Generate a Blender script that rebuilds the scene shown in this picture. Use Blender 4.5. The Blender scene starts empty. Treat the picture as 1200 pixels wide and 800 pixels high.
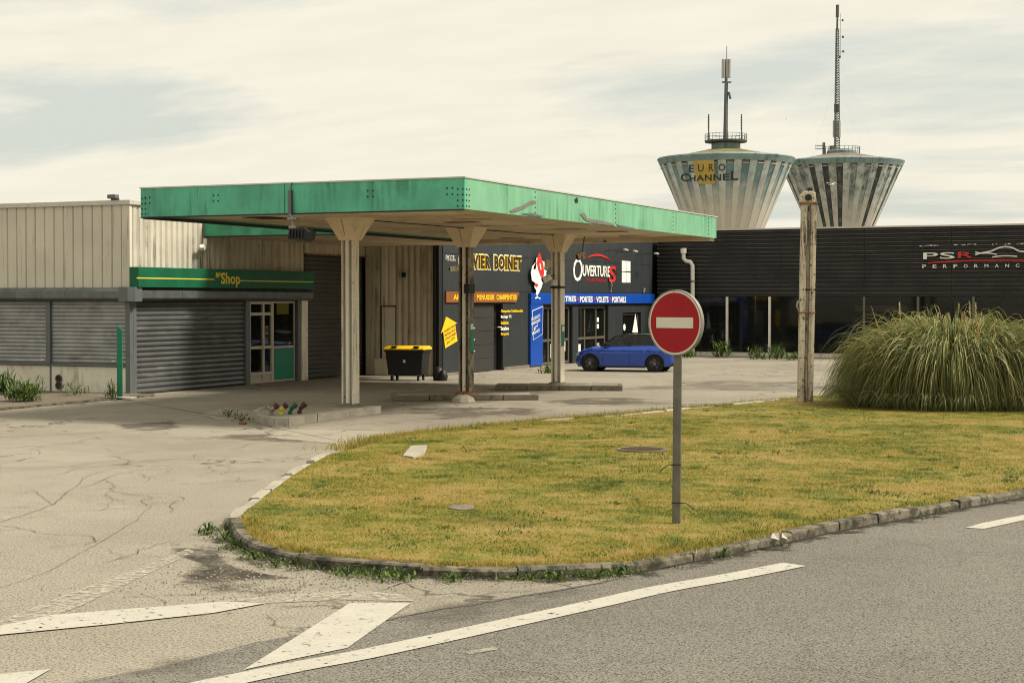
import bpy, math, random
import numpy as np
from mathutils import Vector, Matrix, noise
random.seed(7); rng = np.random.default_rng(7)
R = math.radians
SC = bpy.context.scene; COL = SC.collection

# ------------------------------------------------------------------ camera
FPX = 1900.0; CAMH = 2.8; YAW = R(24); PITCH = math.atan(50/FPX)
cd = bpy.data.cameras.new('camera'); cam = bpy.data.objects.new('camera', cd); COL.objects.link(cam)
cd.sensor_width = 36; cd.lens = 36*FPX/1200; cd.clip_start = 0.1; cd.clip_end = 9000
cam.location = (0, 0, CAMH); cam.rotation_euler = (R(90)-PITCH, 0, YAW)
SC.camera = cam
# ------------------------------------------------------------------ light
SUN_EL = R(48); SUN_AZ = R(72)          # azimuth measured from +Y towards +X
sd = bpy.data.lights.new('sun', 'SUN'); sd.energy = 3.6; sd.angle = R(12); sd.color = (1.0, 0.93, 0.80)
sun = bpy.data.objects.new('sun', sd); COL.objects.link(sun)
sdir = Vector((math.sin(SUN_AZ)*math.cos(SUN_EL), math.cos(SUN_AZ)*math.cos(SUN_EL), math.sin(SUN_EL)))
sun.rotation_euler = (-sdir).to_track_quat('-Z', 'Y').to_euler(); sun.location = (0, 40, 60)
SC.view_settings.view_transform = 'Standard'; SC.view_settings.look = 'None'
SC.view_settings.exposure = 0.70; SC.view_settings.gamma = 1.0
SC.view_settings.use_curve_mapping = False
# ------------------------------------------------------------------ world: thin cloud over a pale summer sky
SC.cycles.filter_width = 1.05
W = bpy.data.worlds.new('World'); SC.world = W; W.use_nodes = True
nt = W.node_tree; nt.nodes.clear()
def wn(t, **k):
    n = nt.nodes.new(t)
    for a, b in k.items(): setattr(n, a, b)
    return n
wl = lambda a, b: nt.links.new(a, b)
sky = wn('ShaderNodeTexSky', sky_type='NISHITA', sun_disc=False, sun_elevation=SUN_EL, sun_rotation=SUN_AZ, dust_density=3.0)
geo = wn('ShaderNodeTexCoord')
sep = wn('ShaderNodeSeparateXYZ'); wl(geo.outputs['Generated'], sep.inputs[0])
# project the view direction on a cloud layer: xy / (z + .12)
az = wn('ShaderNodeMath', operation='MAXIMUM'); wl(sep.outputs[2], az.inputs[0]); az.inputs[1].default_value = 0.0
ad = wn('ShaderNodeMath', operation='ADD'); wl(az.outputs[0], ad.inputs[0]); ad.inputs[1].default_value = 0.14
dx = wn('ShaderNodeMath', operation='DIVIDE'); wl(sep.outputs[0], dx.inputs[0]); wl(ad.outputs[0], dx.inputs[1])
dy = wn('ShaderNodeMath', operation='DIVIDE'); wl(sep.outputs[1], dy.inputs[0]); wl(ad.outputs[0], dy.inputs[1])
cmb = wn('ShaderNodeCombineXYZ'); wl(dx.outputs[0], cmb.inputs[0]); wl(dy.outputs[0], cmb.inputs[1])
mp = wn('ShaderNodeMapping'); wl(cmb.outputs[0], mp.inputs[0]); mp.inputs['Rotation'].default_value = (0, 0, R(-38)); mp.inputs['Scale'].default_value = (0.55, 1.15, 1); mp.inputs['Location'].default_value = (3.3, 1.2, 0)
n1 = wn('ShaderNodeTexNoise'); wl(mp.outputs[0], n1.inputs['Vector']); n1.inputs['Scale'].default_value = 0.75; n1.inputs['Detail'].default_value = 9; n1.inputs['Roughness'].default_value = 0.56; n1.inputs['Distortion'].default_value = 0.5
n2 = wn('ShaderNodeTexNoise'); wl(mp.outputs[0], n2.inputs['Vector']); n2.inputs['Scale'].default_value = 5.0; n2.inputs['Detail'].default_value = 8; n2.inputs['Roughness'].default_value = 0.6
# two broad openings in the cloud sheet, low on the left and right of the view
def opening(vx, vy, vz, sx, sy, amt, prev):
    k = 1/(max(vz, 0)+.14); m_ = wn('ShaderNodeMapping', vector_type='TEXTURE'); wl(cmb.outputs[0], m_.inputs[0]); m_.inputs['Location'].default_value = (vx*k, vy*k, 0)
    m_.inputs['Rotation'].default_value = (0, 0, math.atan2(-vx, vy)); m_.inputs['Scale'].default_value = (sx, sy, 1)
    ln_ = wn('ShaderNodeVectorMath', operation='LENGTH'); wl(m_.outputs[0], ln_.inputs[0]); mr = wn('ShaderNodeMapRange'); wl(ln_.outputs['Value'], mr.inputs[0])
    mr.interpolation_type = 'SMOOTHSTEP'; mr.inputs[1].default_value = 1.0; mr.inputs[2].default_value = 0.0; mr.inputs[3].default_value = 0; mr.inputs[4].default_value = amt
    sb_ = wn('ShaderNodeMath', operation='SUBTRACT'); wl(prev, sb_.inputs[0]); wl(mr.outputs[0], sb_.inputs[1]); return sb_.outputs[0]
bst = wn('ShaderNodeMath', operation='ADD'); wl(n1.outputs[0], bst.inputs[0]); bst.inputs[1].default_value = .065
wsp = wn('ShaderNodeMath', operation='MULTIPLY_ADD'); wl(n2.outputs[0], wsp.inputs[0]); wsp.inputs[1].default_value = .14; bst.inputs[1].default_value = -.005; wl(bst.outputs[0], wsp.inputs[2])
v_ = opening(-.60, .78, .095, .95, .75, .15, wsp.outputs[0]); v_ = opening(-.10, .98, .10, .75, .9, .14, v_); v_ = opening(.45, .88, .13, .6, .6, .10, v_)
r1 = wn('ShaderNodeValToRGB'); wl(v_, r1.inputs[0])
r1.color_ramp.elements[0].position = 0.42; r1.color_ramp.elements[1].position = 0.53
r1.color_ramp.elements[0].color = (0, 0, 0, 1); r1.color_ramp.elements[1].color = (1, 1, 1, 1)
r2 = wn('ShaderNodeValToRGB'); wl(n2.outputs[0], r2.inputs[0])
r2.color_ramp.elements[0].position = 0.3; r2.color_ramp.elements[0].color = (5.2, 4.93, 4.15, 1)
r2.color_ramp.elements[1].position = 0.7; r2.color_ramp.elements[1].color = (5.6, 5.35, 4.5, 1)
gap = wn('ShaderNodeMix', data_type='RGBA'); gap.inputs[0].default_value = 0.9
wl(sky.outputs[0], gap.inputs[6]); gap.inputs[7].default_value = (4.15, 4.32, 3.85, 1)
mx = wn('ShaderNodeMix', data_type='RGBA'); wl(r1.outputs[0], mx.inputs[0]); wl(gap.outputs[2], mx.inputs[6]); wl(r2.outputs[0], mx.inputs[7])
bg = wn('ShaderNodeBackground'); wl(mx.outputs[2], bg.inputs[0]); bg.inputs[1].default_value = 0.105
wo = wn('ShaderNodeOutputWorld'); wl(bg.outputs[0], wo.inputs[0])

# ------------------------------------------------------------------ geometry of the photograph
_f = Vector((-math.sin(YAW)*math.cos(PITCH), math.cos(YAW)*math.cos(PITCH), -math.sin(PITCH)))
_r = Vector((math.cos(YAW), math.sin(YAW), 0)); _u = _r.cross(_f)
def ray(px, py): return _f + _r*((px-600)/FPX) + _u*((400-py)/FPX)
def G(px, py, z=0.0):
    d = ray(px, py); t = (z-CAMH)/d.z; return Vector((d.x*t, d.y*t, z))
def PX(px, py, X):
    d = ray(px, py); t = X/d.x; return Vector((X, d.y*t, CAMH+d.z*t))
def PY(px, py, Y):
    d = ray(px, py); t = Y/d.y; return Vector((d.x*t, Y, CAMH+d.z*t))

# ------------------------------------------------------------------ materials
def mat(name, col, rough=0.7, metal=0.0, var=0.0, vscale=1.0, col2=None, streak=None, sscale=(6, 6, .5), sthr=(.5, .7),
        spots=None, spthr=(.62, .68), spscale=6, bump=0.0, bscale=40, spec=0.4, coat=0.0, grain=0.0, gscale=80):
    m = bpy.data.materials.new(name); m.use_nodes = True; t = m.node_tree; N = t.nodes; L = t.links
    b = N['Principled BSDF']; b.inputs['Roughness'].default_value = rough; b.inputs['Metallic'].default_value = metal
    b.inputs['Specular IOR Level'].default_value = spec; b.inputs['Coat Weight'].default_value = coat
    g = N.new('ShaderNodeNewGeometry'); P = g.outputs['Position']
    c4 = lambda c: (c[0], c[1], c[2], 1)
    cur = None
    def noi(scale, det=6, ro=.6, vec=None, dist=0):
        n = N.new('ShaderNodeTexNoise'); n.inputs['Scale'].default_value = scale; n.inputs['Detail'].default_value = det
        n.inputs['Roughness'].default_value = ro; n.inputs['Distortion'].default_value = dist; L.new(vec or P, n.inputs['Vector']); return n.outputs[0]
    def ramp(v, a, bb):
        r = N.new('ShaderNodeMapRange'); L.new(v, r.inputs[0]); r.inputs[1].default_value = a; r.inputs[2].default_value = bb; return r.outputs[0]
    def mix(f, a, bb):
        x = N.new('ShaderNodeMix'); x.data_type = 'RGBA'
        if isinstance(f, float): x.inputs[0].default_value = f
        else: L.new(f, x.inputs[0])
        for i, v in ((6, a), (7, bb)):
            if isinstance(v, tuple): x.inputs[i].default_value = c4(v)
            else: L.new(v, x.inputs[i])
        return x.outputs[2]
    c2 = col2 or tuple(v*(1-var) for v in col)
    cur = mix(ramp(noi(vscale), .35, .65), tuple(col), tuple(c2)) if (var or col2) else mix(0.0, tuple(col), tuple(col))
    if grain:
        gn = ramp(noi(gscale, 3, .8), .38, .62)
        cur = mix(gn, mix(grain, cur, (.02, .018, .014)), cur)
    if streak:
        mpn = N.new('ShaderNodeMapping'); L.new(P, mpn.inputs[0]); mpn.inputs['Scale'].default_value = sscale
        s1 = ramp(noi(1.0, 6, .65, mpn.outputs[0]), *sthr); s2 = ramp(noi(.7, 4), .40, .62)
        mm = N.new('ShaderNodeMath'); mm.operation = 'MULTIPLY'; L.new(s1, mm.inputs[0]); L.new(s2, mm.inputs[1])
        cur = mix(mm.outputs[0], cur, streak)
    if spots:
        cur = mix(ramp(noi(spscale, 8, .7), *spthr), cur, spots)
    L.new(cur, b.inputs['Base Color'])
    if bump:
        bn = N.new('ShaderNodeBump'); bn.inputs['Strength'].default_value = bump; bn.inputs['Distance'].default_value = .02
        L.new(noi(bscale, 5, .7), bn.inputs['Height']); L.new(bn.outputs[0], b.inputs['Normal'])
    return m
M = {}
M['beige'] = mat('beige_cladding', (.62, .575, .475), .55, 0, .14, .6, streak=(.10, .09, .075), sscale=(7, 7, .35), sthr=(.55, .72), spots=(.16, .13, .09), spthr=(.70, .74), spscale=9)
M['beige_dirty'] = mat('stained_beige_cladding', (.53, .49, .40), .6, 0, .2, .9, streak=(.05, .045, .035), sscale=(9, 9, .3), sthr=(.45, .62), spots=(.1, .08, .05), spthr=(.66, .72), spscale=5)
M['beige_ret'] = mat('brownish_beige_cladding', (.52, .46, .345), .6, 0, .25, .8, streak=(.10, .08, .05), sscale=(8, 8, .3), sthr=(.5, .66))
M['cream'] = mat('cream_paint', (.76, .70, .58), .5, 0, .15, 1.2, streak=(.18, .11, .05), sscale=(12, 12, .7), sthr=(.53, .66), spots=(.09, .05, .03), spthr=(.62, .65), spscale=12)
M['cream_clean'] = mat('cream_capital', (.70, .56, .37), .55, 0, .12, 1.6, streak=(.25, .17, .09), sscale=(6, 6, .8), sthr=(.55, .75))
M['col_dirty'] = mat('stained_column', (.38, .33, .23), .6, 0, .3, 1.5, streak=(.035, .028, .02), sscale=(9, 9, .6), sthr=(.38, .55), spots=(.06, .045, .03), spthr=(.55, .62), spscale=5)
M['white'] = mat('white_paint', (.76, .73, .65), .5, 0, .12, 2, spots=(.35, .3, .22), spthr=(.64, .7))
M['plinth'] = mat('plinth_panel', (.72, .67, .56), .6, 0, .12, 1.5, streak=(.25, .2, .14), sscale=(5, 5, 1), sthr=(.5, .75), spots=(.2, .16, .1), spthr=(.64, .72))
M['shutter'] = mat('galvanised_shutter', (.33, .34, .335), .38, .35, .25, 2.2, streak=(.12, .12, .115), sscale=(1.2, 1.2, 3), sthr=(.5, .7), spots=(.12, .10, .08), spthr=(.66, .72))
M['shutter_dk'] = mat('dark_shutter', (.075, .077, .072), .42, .35, .2, 2)
M['shutter_box'] = mat('shutter_box_metal', (.15, .16, .16), .38, .5, .3, 3, spots=(.45, .44, .42), spthr=(.68, .72), spscale=7)
M['post'] = mat('grey_post', (.13, .145, .15), .5, .3, .15, 3, spots=(.3, .3, .3), spthr=(.68, .72))
M['green_sign'] = mat('green_sign', (.005, .115, .052), .5, 0, .3, 1.2, spots=(.02, .06, .03), spthr=(.6, .7), spec=.3)
M['green_post'] = mat('green_post', (.005, .17, .085), .5, 0, .15, 3)
M['green_door'] = mat('green_panel', (.01, .20, .115), .45, 0, .08, 3)
M['yellow_text'] = mat('yellow_film', (.62, .53, .05), .5)
M['fascia'] = mat('green_fascia', (.10, .46, .30), .45, 0, .25, 1.1, streak=(.03, .17, .10), sscale=(5, 5, .5), sthr=(.46, .68), spots=(.30, .33, .26), spthr=(.70, .725), spscale=4.5)
M['fascia_side'] = mat('faded_green_fascia', (.17, .40, .245), .5, 0, .16, 1.1, streak=(.07, .23, .12), sscale=(5, 5, .4), sthr=(.44, .6), spots=(.06, .11, .07), spthr=(.69, .72), spscale=6)
M['fascia_link'] = mat('mossy_green_fascia', (.05, .36, .20), .45, 0, .5, 1.5, streak=(.008, .055, .028), sscale=(3, 3, .8), sthr=(.4, .6))
M['trim'] = mat('light_metal_trim', (.55, .52, .46), .4, .3, .1, 3)
M['soffit'] = mat('stained_soffit', (.66, .54, .38), .8, 0, .3, .5, col2=(.44, .335, .21), spots=(.08, .05, .03), spthr=(.60, .68), spscale=1.6)
M['dark'] = mat('black_void', (.008, .008, .008), .7)
M['black'] = mat('black_plastic', (.009, .009, .009), .55, 0, .2, 4)
M['anthracite'] = mat('anthracite_cladding', (.029, .034, .036), .5, .1, .2, .5, streak=(.055, .058, .055), sscale=(5, 5, .3), sthr=(.55, .75), spots=(.09, .09, .08), spthr=(.74, .76), spscale=7)
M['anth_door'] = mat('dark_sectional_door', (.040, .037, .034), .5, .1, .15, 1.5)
M['brown'] = mat('brown_sign', (.24, .075, .02), .55, 0, .15, 2)
M['blue'] = mat('blue_sign', (.004, .06, .36), .4, 0, .12, 2)
M['yellow'] = mat('yellow_paint', (.85, .55, .012), .45, 0, .1, 4)
M['letter_white'] = mat('white_letter', (.78, .76, .70), .5)
M['letter_black'] = mat('black_letter', (.02, .014, .01), .5)
M['letter_red'] = mat('red_letter', (.55, .025, .02), .45)
M['letter_navy'] = mat('faded_navy_letter', (.03, .045, .06), .7, 0, .3, .6)
M['alu'] = mat('pale_aluminium', (.50, .45, .36), .4, .3, .1, 3)
M['alu_dk'] = mat('grey_brown_aluminium', (.14, .12, .10), .4, .3, .1, 3)
M['galv'] = mat('galvanised_steel', (.30, .28, .24), .42, .6, .25, 5, streak=(.12, .11, .09), sscale=(30, 30, 1.5), sthr=(.5, .65))
M['sign_red'] = mat('sign_red', (.34, .006, .012), .5, 0, .10, 5, spec=.25)
M['sign_white'] = mat('sign_white', (.66, .63, .52), .4, 0, .06, 6, spots=(.45, .4, .3), spthr=(.68, .72), spscale=30)
M['sign_pole'] = mat('dull_galvanised_pole', (.17, .16, .13), .45, .5, .25, 5, streak=(.07, .065, .05), sscale=(40, 40, 1.2), sthr=(.45, .62))
M['rust_pole'] = mat('peeling_cream_pole', (.62, .54, .41), .65, 0, .2, 2, streak=(.06, .035, .02), sscale=(16, 16, 1.6), sthr=(.47, .53), spots=(.05, .03, .02), spthr=(.57, .60), spscale=11, bump=.4)
M['rust'] = mat('rust', (.28, .12, .05), .8, 0, .4, 6, spots=(.05, .03, .02), spthr=(.5, .6), spscale=12, bump=.5)
M['psr'] = mat('black_cladding', (.034, .033, .031), .34, .0, .3, 1.0, streak=(.10, .095, .09), sscale=(7, 7, .35), sthr=(.62, .74), spots=(.45, .43, .38), spthr=(.725, .74), spscale=5)
M['conc'] = mat('weathered_concrete', (.22, .19, .145), .9, 0, .3, 2.2, spots=(.07, .06, .045), spthr=(.56, .66), spscale=5, bump=.5, bscale=30, grain=.3, gscale=60)
M['kerb'] = mat('kerb_concrete', (.24, .205, .15), .95, 0, .45, 1.7, spots=(.035, .033, .02), spthr=(.44, .58), spscale=5, bump=.6, bscale=30, grain=.35, gscale=50)
M['kerb_pale'] = mat('pale_kerb', (.43, .39, .31), .95, 0, .3, 2, spots=(.12, .10, .07), spthr=(.6, .7), spscale=6, bump=.5, grain=.3, gscale=50)
M['rubber'] = mat('tyre_rubber', (.012, .012, .012), .8)
M['rim'] = mat('dark_alloy', (.16, .16, .16), .3, .7)
M['paint'] = mat('blue_car_paint', (.002, .055, .40), .22, .1, coat=.8, spec=.5)
M['carglass'] = mat('tinted_glass', (.010, .012, .012), .08, 0, spec=.5)
M['roof_sheen'] = mat('roof_sky_sheen', (.45, .45, .43), .25, .5, coat=1.0)  # sky reflection on the blue car roof, put in as silver colour
M['paper'] = mat('paper', (.42, .38, .31), .8)
M['soil'] = mat('dark_soil', (.055, .042, .026), 1, 0, .4, 3, bump=1.0, bscale=25, grain=.6, gscale=40)
M['tower_rib'] = mat('tower_concrete_rib', (.44, .41, .34), .9, 0, .2, .12, streak=(.20, .19, .16), sscale=(.6, .6, .05), sthr=(.5, .68))
M['lichen'] = mat('yellow_lichen', (.20, .17, .06), .95, 0, .5, .5, spots=(.09, .09, .05), spthr=(.55, .65), spscale=.8)
M['dome_brown'] = mat('weathered_dome', (.20, .16, .12), .9, 0, .4, .4)
M['tower_rim'] = mat('tower_rim', (.22, .31, .31), .8, 0, .35, .25, streak=(.05, .07, .07), sscale=(1.2, 1.2, .15), sthr=(.5, .65))
M['tower_yellow'] = mat('tower_yellow', (.50, .36, .07), .85, 0, .25, .3)
M['mast'] = mat('mast_steel', (.10, .11, .11), .6, .3)
M['mast_lt'] = mat('mast_panel', (.34, .34, .31), .5)
M['bird'] = mat('gull_white', (.7, .68, .62), .8)
M['brick'] = mat('brick_wall', (.16, .10, .065), .9, 0, .4, 2)

def tower_panel_mat(name, top, low, z0, z1, streaky):
    m = mat(name, top, .85, 0, .45, .35, streak=streaky, sscale=(1.6, 1.6, .07), sthr=(.42, .58), spots=tuple(c*.5 for c in top), spthr=(.60, .66), spscale=.7)
    t = m.node_tree; N = t.nodes; L = t.links; b = N['Principled BSDF']; src = b.inputs['Base Color'].links[0].from_socket
    g = N.new('ShaderNodeNewGeometry'); s = N.new('ShaderNodeSeparateXYZ'); L.new(g.outputs['Position'], s.inputs[0])
    n = N.new('ShaderNodeTexNoise'); n.inputs['Scale'].default_value = .5; L.new(g.outputs['Position'], n.inputs['Vector'])
    a = N.new('ShaderNodeMath'); a.operation = 'MULTIPLY_ADD'; L.new(n.outputs[0], a.inputs[0]); a.inputs[1].default_value = 8; L.new(s.outputs[2], a.inputs[2])
    r = N.new('ShaderNodeMapRange'); L.new(a.outputs[0], r.inputs[0]); r.inputs[1].default_value = z0+4; r.inputs[2].default_value = z1+4
    x = N.new('ShaderNodeMix'); x.data_type = 'RGBA'; L.new(r.outputs[0], x.inputs[0]); x.inputs[6].default_value = (*low, 1); L.new(src, x.inputs[7])
    L.new(x.outputs[2], b.inputs['Base Color']); return m
M['tower_flute'] = tower_panel_mat('tower_flute_blue', (.14, .27, .31), (.46, .44, .385), 20, 27, (.28, .30, .26))
M['tower_flute2'] = tower_panel_mat('tower_flute_grey', (.30, .36, .35), (.52, .48, .40), 19, 26, (.05, .06, .06))
M['tower_flute3'] = tower_panel_mat('tower_flute_black', (.045, .055, .056), (.07, .07, .06), 10, 14, (.12, .13, .12))

def ground_mat(name, col, col2, dark, grain, gscale, crack=0.0, patch=None):
    m = bpy.data.materials.new(name); m.use_nodes = True; t = m.node_tree; N = t.nodes; L = t.links
    b = N['Principled BSDF']; b.inputs['Roughness'].default_value = .9; b.inputs['Specular IOR Level'].default_value = .25
    g = N.new('ShaderNodeNewGeometry'); P = g.outputs['Position']
    def noi(s, d=6, r=.6, dist=0, vec=None):
        n = N.new('ShaderNodeTexNoise'); n.inputs['Scale'].default_value = s; n.inputs['Detail'].default_value = d; n.inputs['Roughness'].default_value = r; n.inputs['Distortion'].default_value = dist
        L.new(vec or P, n.inputs['Vector']); return n.outputs[0]
    def ramp(v, a, c, o0=0, o1=1):
        r = N.new('ShaderNodeMapRange'); L.new(v, r.inputs[0]); r.inputs[1].default_value = a; r.inputs[2].default_value = c; r.inputs[3].default_value = o0; r.inputs[4].default_value = o1; return r.outputs[0]
    def mix(f, a, c):
        x = N.new('ShaderNodeMix'); x.data_type = 'RGBA'; L.new(f, x.inputs[0])
        for i, v in ((6, a), (7, c)):
            if isinstance(v, tuple): x.inputs[i].default_value = (*v, 1)
            else: L.new(v, x.inputs[i])
        return x.outputs[2]
    cur = mix(ramp(noi(.18, 7, .6, .6), .38, .62), col, col2)
    cur = mix(ramp(noi(1.3, 7, .7), .52, .78, 0, .45), cur, dark)
    if patch: cur = mix(ramp(noi(.09, 5, .55, 1.0), .58, .64, 0, .5), cur, patch)
    pale = tuple(min(1, c*1.75) for c in col)
    cur = mix(ramp(noi(gscale*1.4, 2, .9), .52, .64, 0, grain*.8), cur, pale)
    cur = mix(ramp(noi(gscale, 3, .85), .50, .40, 0, grain), cur, tuple(c*.22 for c in dark))
    if crack:
        v = N.new('ShaderNodeTexVoronoi'); v.feature = 'DISTANCE_TO_EDGE'; v.inputs['Scale'].default_value = .55
        wv = N.new('ShaderNodeVectorMath'); wv.operation = 'MULTIPLY_ADD'; nn = N.new('ShaderNodeTexNoise'); nn.inputs['Scale'].default_value = 1.2; nn.inputs['Detail'].default_value = 6
        L.new(P, nn.inputs['Vector']); L.new(nn.outputs[1], wv.inputs[0]); wv.inputs[1].default_value = (1.6, 1.6, 1.6); L.new(P, wv.inputs[2]); L.new(wv.outputs[0], v.inputs['Vector'])
        a1 = ramp(v.outputs[0], .022, .006); a2 = ramp(noi(.22, 3), .50, .58, 0, crack)
        mm = N.new('ShaderNodeMath'); mm.operation = 'MULTIPLY'; L.new(a1, mm.inputs[0]); L.new(a2, mm.inputs[1])
        cur = mix(mm.outputs[0], cur, (.035, .03, .022))
    cur = mix(ramp(noi(7, 5, .8), .61, .69, 0, .55), cur, tuple(c*.6 for c in dark)); cur = mix(ramp(noi(1.1, 8, .75, 1.2), .60, .68, 0, .35), cur, tuple(min(1, c*1.35) for c in col))
    L.new(cur, b.inputs['Base Color'])
    bn = N.new('ShaderNodeBump'); bn.inputs['Strength'].default_value = .55; bn.inputs['Distance'].default_value = .012
    L.new(noi(gscale, 4, .8), bn.inputs['Height']); L.new(bn.outputs[0], b.inputs['Normal'])
    return m
M['ground'] = ground_mat('pale_worn_asphalt', (.30, .27, .212), (.215, .19, .147), (.11, .095, .07), .75, 38, .8, (.20, .175, .135))
M['road'] = ground_mat('grey_road_asphalt', (.185, .17, .142), (.145, .132, .11), (.085, .077, .063), .95, 44, .25, (.13, .12, .10))
M['patch'] = ground_mat('dark_patch_asphalt', (.125, .11, .087), (.16, .14, .108), (.07, .06, .047), .9, 45)
M['apron'] = ground_mat('slab_asphalt', (.19, .16, .115), (.15, .125, .09), (.07, .058, .04), .8, 40, .7)
M['slab'] = ground_mat('old_concrete_slab', (.34, .305, .24), (.28, .25, .19), (.18, .15, .11), .6, 34, .6)

def worn_paint(name, col, thr, wd=.05):
    m = mat(name, col, .6, 0, .10, 3, grain=.22, gscale=60, spots=(.40, .35, .27), spthr=(.60, .75), spscale=3); t = m.node_tree; N = t.nodes; L = t.links
    g = N.new('ShaderNodeNewGeometry'); n = N.new('ShaderNodeTexNoise'); n.inputs['Scale'].default_value = 11; n.inputs['Detail'].default_value = 14; n.inputs['Roughness'].default_value = .75
    L.new(g.outputs['Position'], n.inputs['Vector']); r = N.new('ShaderNodeMapRange'); L.new(n.outputs[0], r.inputs[0]); r.inputs[1].default_value = thr; r.inputs[2].default_value = thr+wd
    tr = N.new('ShaderNodeBsdfTransparent'); ms = N.new('ShaderNodeMixShader'); L.new(r.outputs[0], ms.inputs[0]); L.new(tr.outputs[0], ms.inputs[1]); L.new(N['Principled BSDF'].outputs[0], ms.inputs[2])
    L.new(ms.outputs[0], N['Material Output'].inputs[0]); return m
M['line'] = worn_paint('road_paint', (.47, .44, .37), .37)
M['line_worn'] = worn_paint('worn_road_paint', (.44, .40, .315), .37, .22)

def glass_mat(name, tint, mixv):
    m = bpy.data.materials.new(name); m.use_nodes = True; t = m.node_tree; N = t.nodes; L = t.links
    b = N['Principled BSDF']; b.inputs['Base Color'].default_value = (*tint, 1); b.inputs['Roughness'].default_value = .04; b.inputs['Specular IOR Level'].default_value = .6
    tr = N.new('ShaderNodeBsdfTransparent'); tr.inputs[0].default_value = (.78, .80, .77, 1); ms = N.new('ShaderNodeMixShader'); ms.inputs[0].default_value = mixv
    L.new(tr.outputs[0], ms.inputs[1]); L.new(b.outputs[0], ms.inputs[2]); L.new(ms.outputs[0], N['Material Output'].inputs[0]); return m
M['carglass_clear'] = glass_mat('car_window_glass', (.008, .009, .009), .58)
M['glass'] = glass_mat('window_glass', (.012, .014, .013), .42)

def grass_mat(name, blade):
    m = bpy.data.materials.new(name); m.use_nodes = True; t = m.node_tree; N = t.nodes; L = t.links
    b = N['Principled BSDF']; b.inputs['Roughness'].default_value = .75; b.inputs['Specular IOR Level'].default_value = .2
    g = N.new('ShaderNodeNewGeometry'); P = g.outputs['Position']
    def noi(s, d, r): n = N.new('ShaderNodeTexNoise'); n.inputs['Scale'].default_value = s; n.inputs['Detail'].default_value = d; n.inputs['Roughness'].default_value = r; L.new(P, n.inputs['Vector']); return n.outputs[0]
    a = N.new('ShaderNodeMix'); a.data_type = 'FLOAT'; a.inputs[0].default_value = .55; L.new(noi(.42, 6, .65), a.inputs[2]); L.new(noi(2.6, 8, .8), a.inputs[3])
    v = a.outputs[0]
    if blade:
        at = N.new('ShaderNodeAttribute'); at.attribute_name = 'rnd'; ma = N.new('ShaderNodeMath'); ma.operation = 'MULTIPLY_ADD'; L.new(at.outputs['Fac'], ma.inputs[0]); ma.inputs[1].default_value = .26
        sb = N.new('ShaderNodeMath'); sb.operation = 'SUBTRACT'; L.new(v, sb.inputs[0]); sb.inputs[1].default_value = .13; L.new(sb.outputs[0], ma.inputs[2]); v = ma.outputs[0]
    r = N.new('ShaderNodeValToRGB'); L.new(v, r.inputs[0]); e = r.color_ramp.elements
    cs = [(.385, (.055, .085, .010)), (.45, (.145, .165, .018)), (.50, (.27, .24, .035)), (.565, (.40, .285, .10))]
    k = 1.15 if blade else .62  # turf tone darkened to paint in the shade between the blades
    e[0].position = cs[0][0]; e[0].color = (*[c*k for c in cs[0][1]], 1); e[1].position = cs[3][0]; e[1].color = (*[c*k for c in cs[3][1]], 1)
    for p, c in cs[1:3]: q = e.new(p); q.color = (*[x*k for x in c], 1)
    L.new(r.outputs[0], b.inputs['Base Color'])
    if blade:
        tl = N.new('ShaderNodeBsdfTranslucent'); L.new(r.outputs[0], tl.inputs[0]); ms = N.new('ShaderNodeMixShader'); ms.inputs[0].default_value = .4
        L.new(b.outputs[0], ms.inputs[1]); L.new(tl.outputs[0], ms.inputs[2]); L.new(ms.outputs[0], N['Material Output'].inputs[0])
    return m
M['turf'] = grass_mat('dry_turf', False); M['blade'] = grass_mat('grass_blade', True)
def leaf_mat(name, cols, trans=.35):
    m = bpy.data.materials.new(name); m.use_nodes = True; t = m.node_tree; N = t.nodes; L = t.links
    b = N['Principled BSDF']; b.inputs['Roughness'].default_value = .5; b.inputs['Specular IOR Level'].default_value = .35
    at = N.new('ShaderNodeAttribute'); at.attribute_name = 'rnd'; r = N.new('ShaderNodeValToRGB'); L.new(at.outputs['Fac'], r.inputs[0]); e = r.color_ramp.elements
    n = len(cols); e[0].color = (*cols[0], 1); e[1].color = (*cols[-1], 1)
    for i in range(1, n-1): q = e.new(i/(n-1)); q.color = (*cols[i], 1)
    L.new(r.outputs[0], b.inputs['Base Color']); tl = N.new('ShaderNodeBsdfTranslucent'); L.new(r.outputs[0], tl.inputs[0]); ms = N.new('ShaderNodeMixShader'); ms.inputs[0].default_value = trans
    L.new(b.outputs[0], ms.inputs[1]); L.new(tl.outputs[0], ms.inputs[2]); L.new(ms.outputs[0], N['Material Output'].inputs[0]); return m
M['pampas'] = leaf_mat('pampas_leaf', [(.055, .08, .025), (.15, .175, .06), (.27, .29, .10), (.52, .49, .24), (.56, .42, .18)], .30)
M['weed'] = leaf_mat('weed_leaf', [(.03, .06, .012), (.07, .12, .02), (.13, .18, .03)], .3)
M['straw'] = mat('straw_stalk', (.52, .33, .12), .7, 0, .3, 3)

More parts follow.
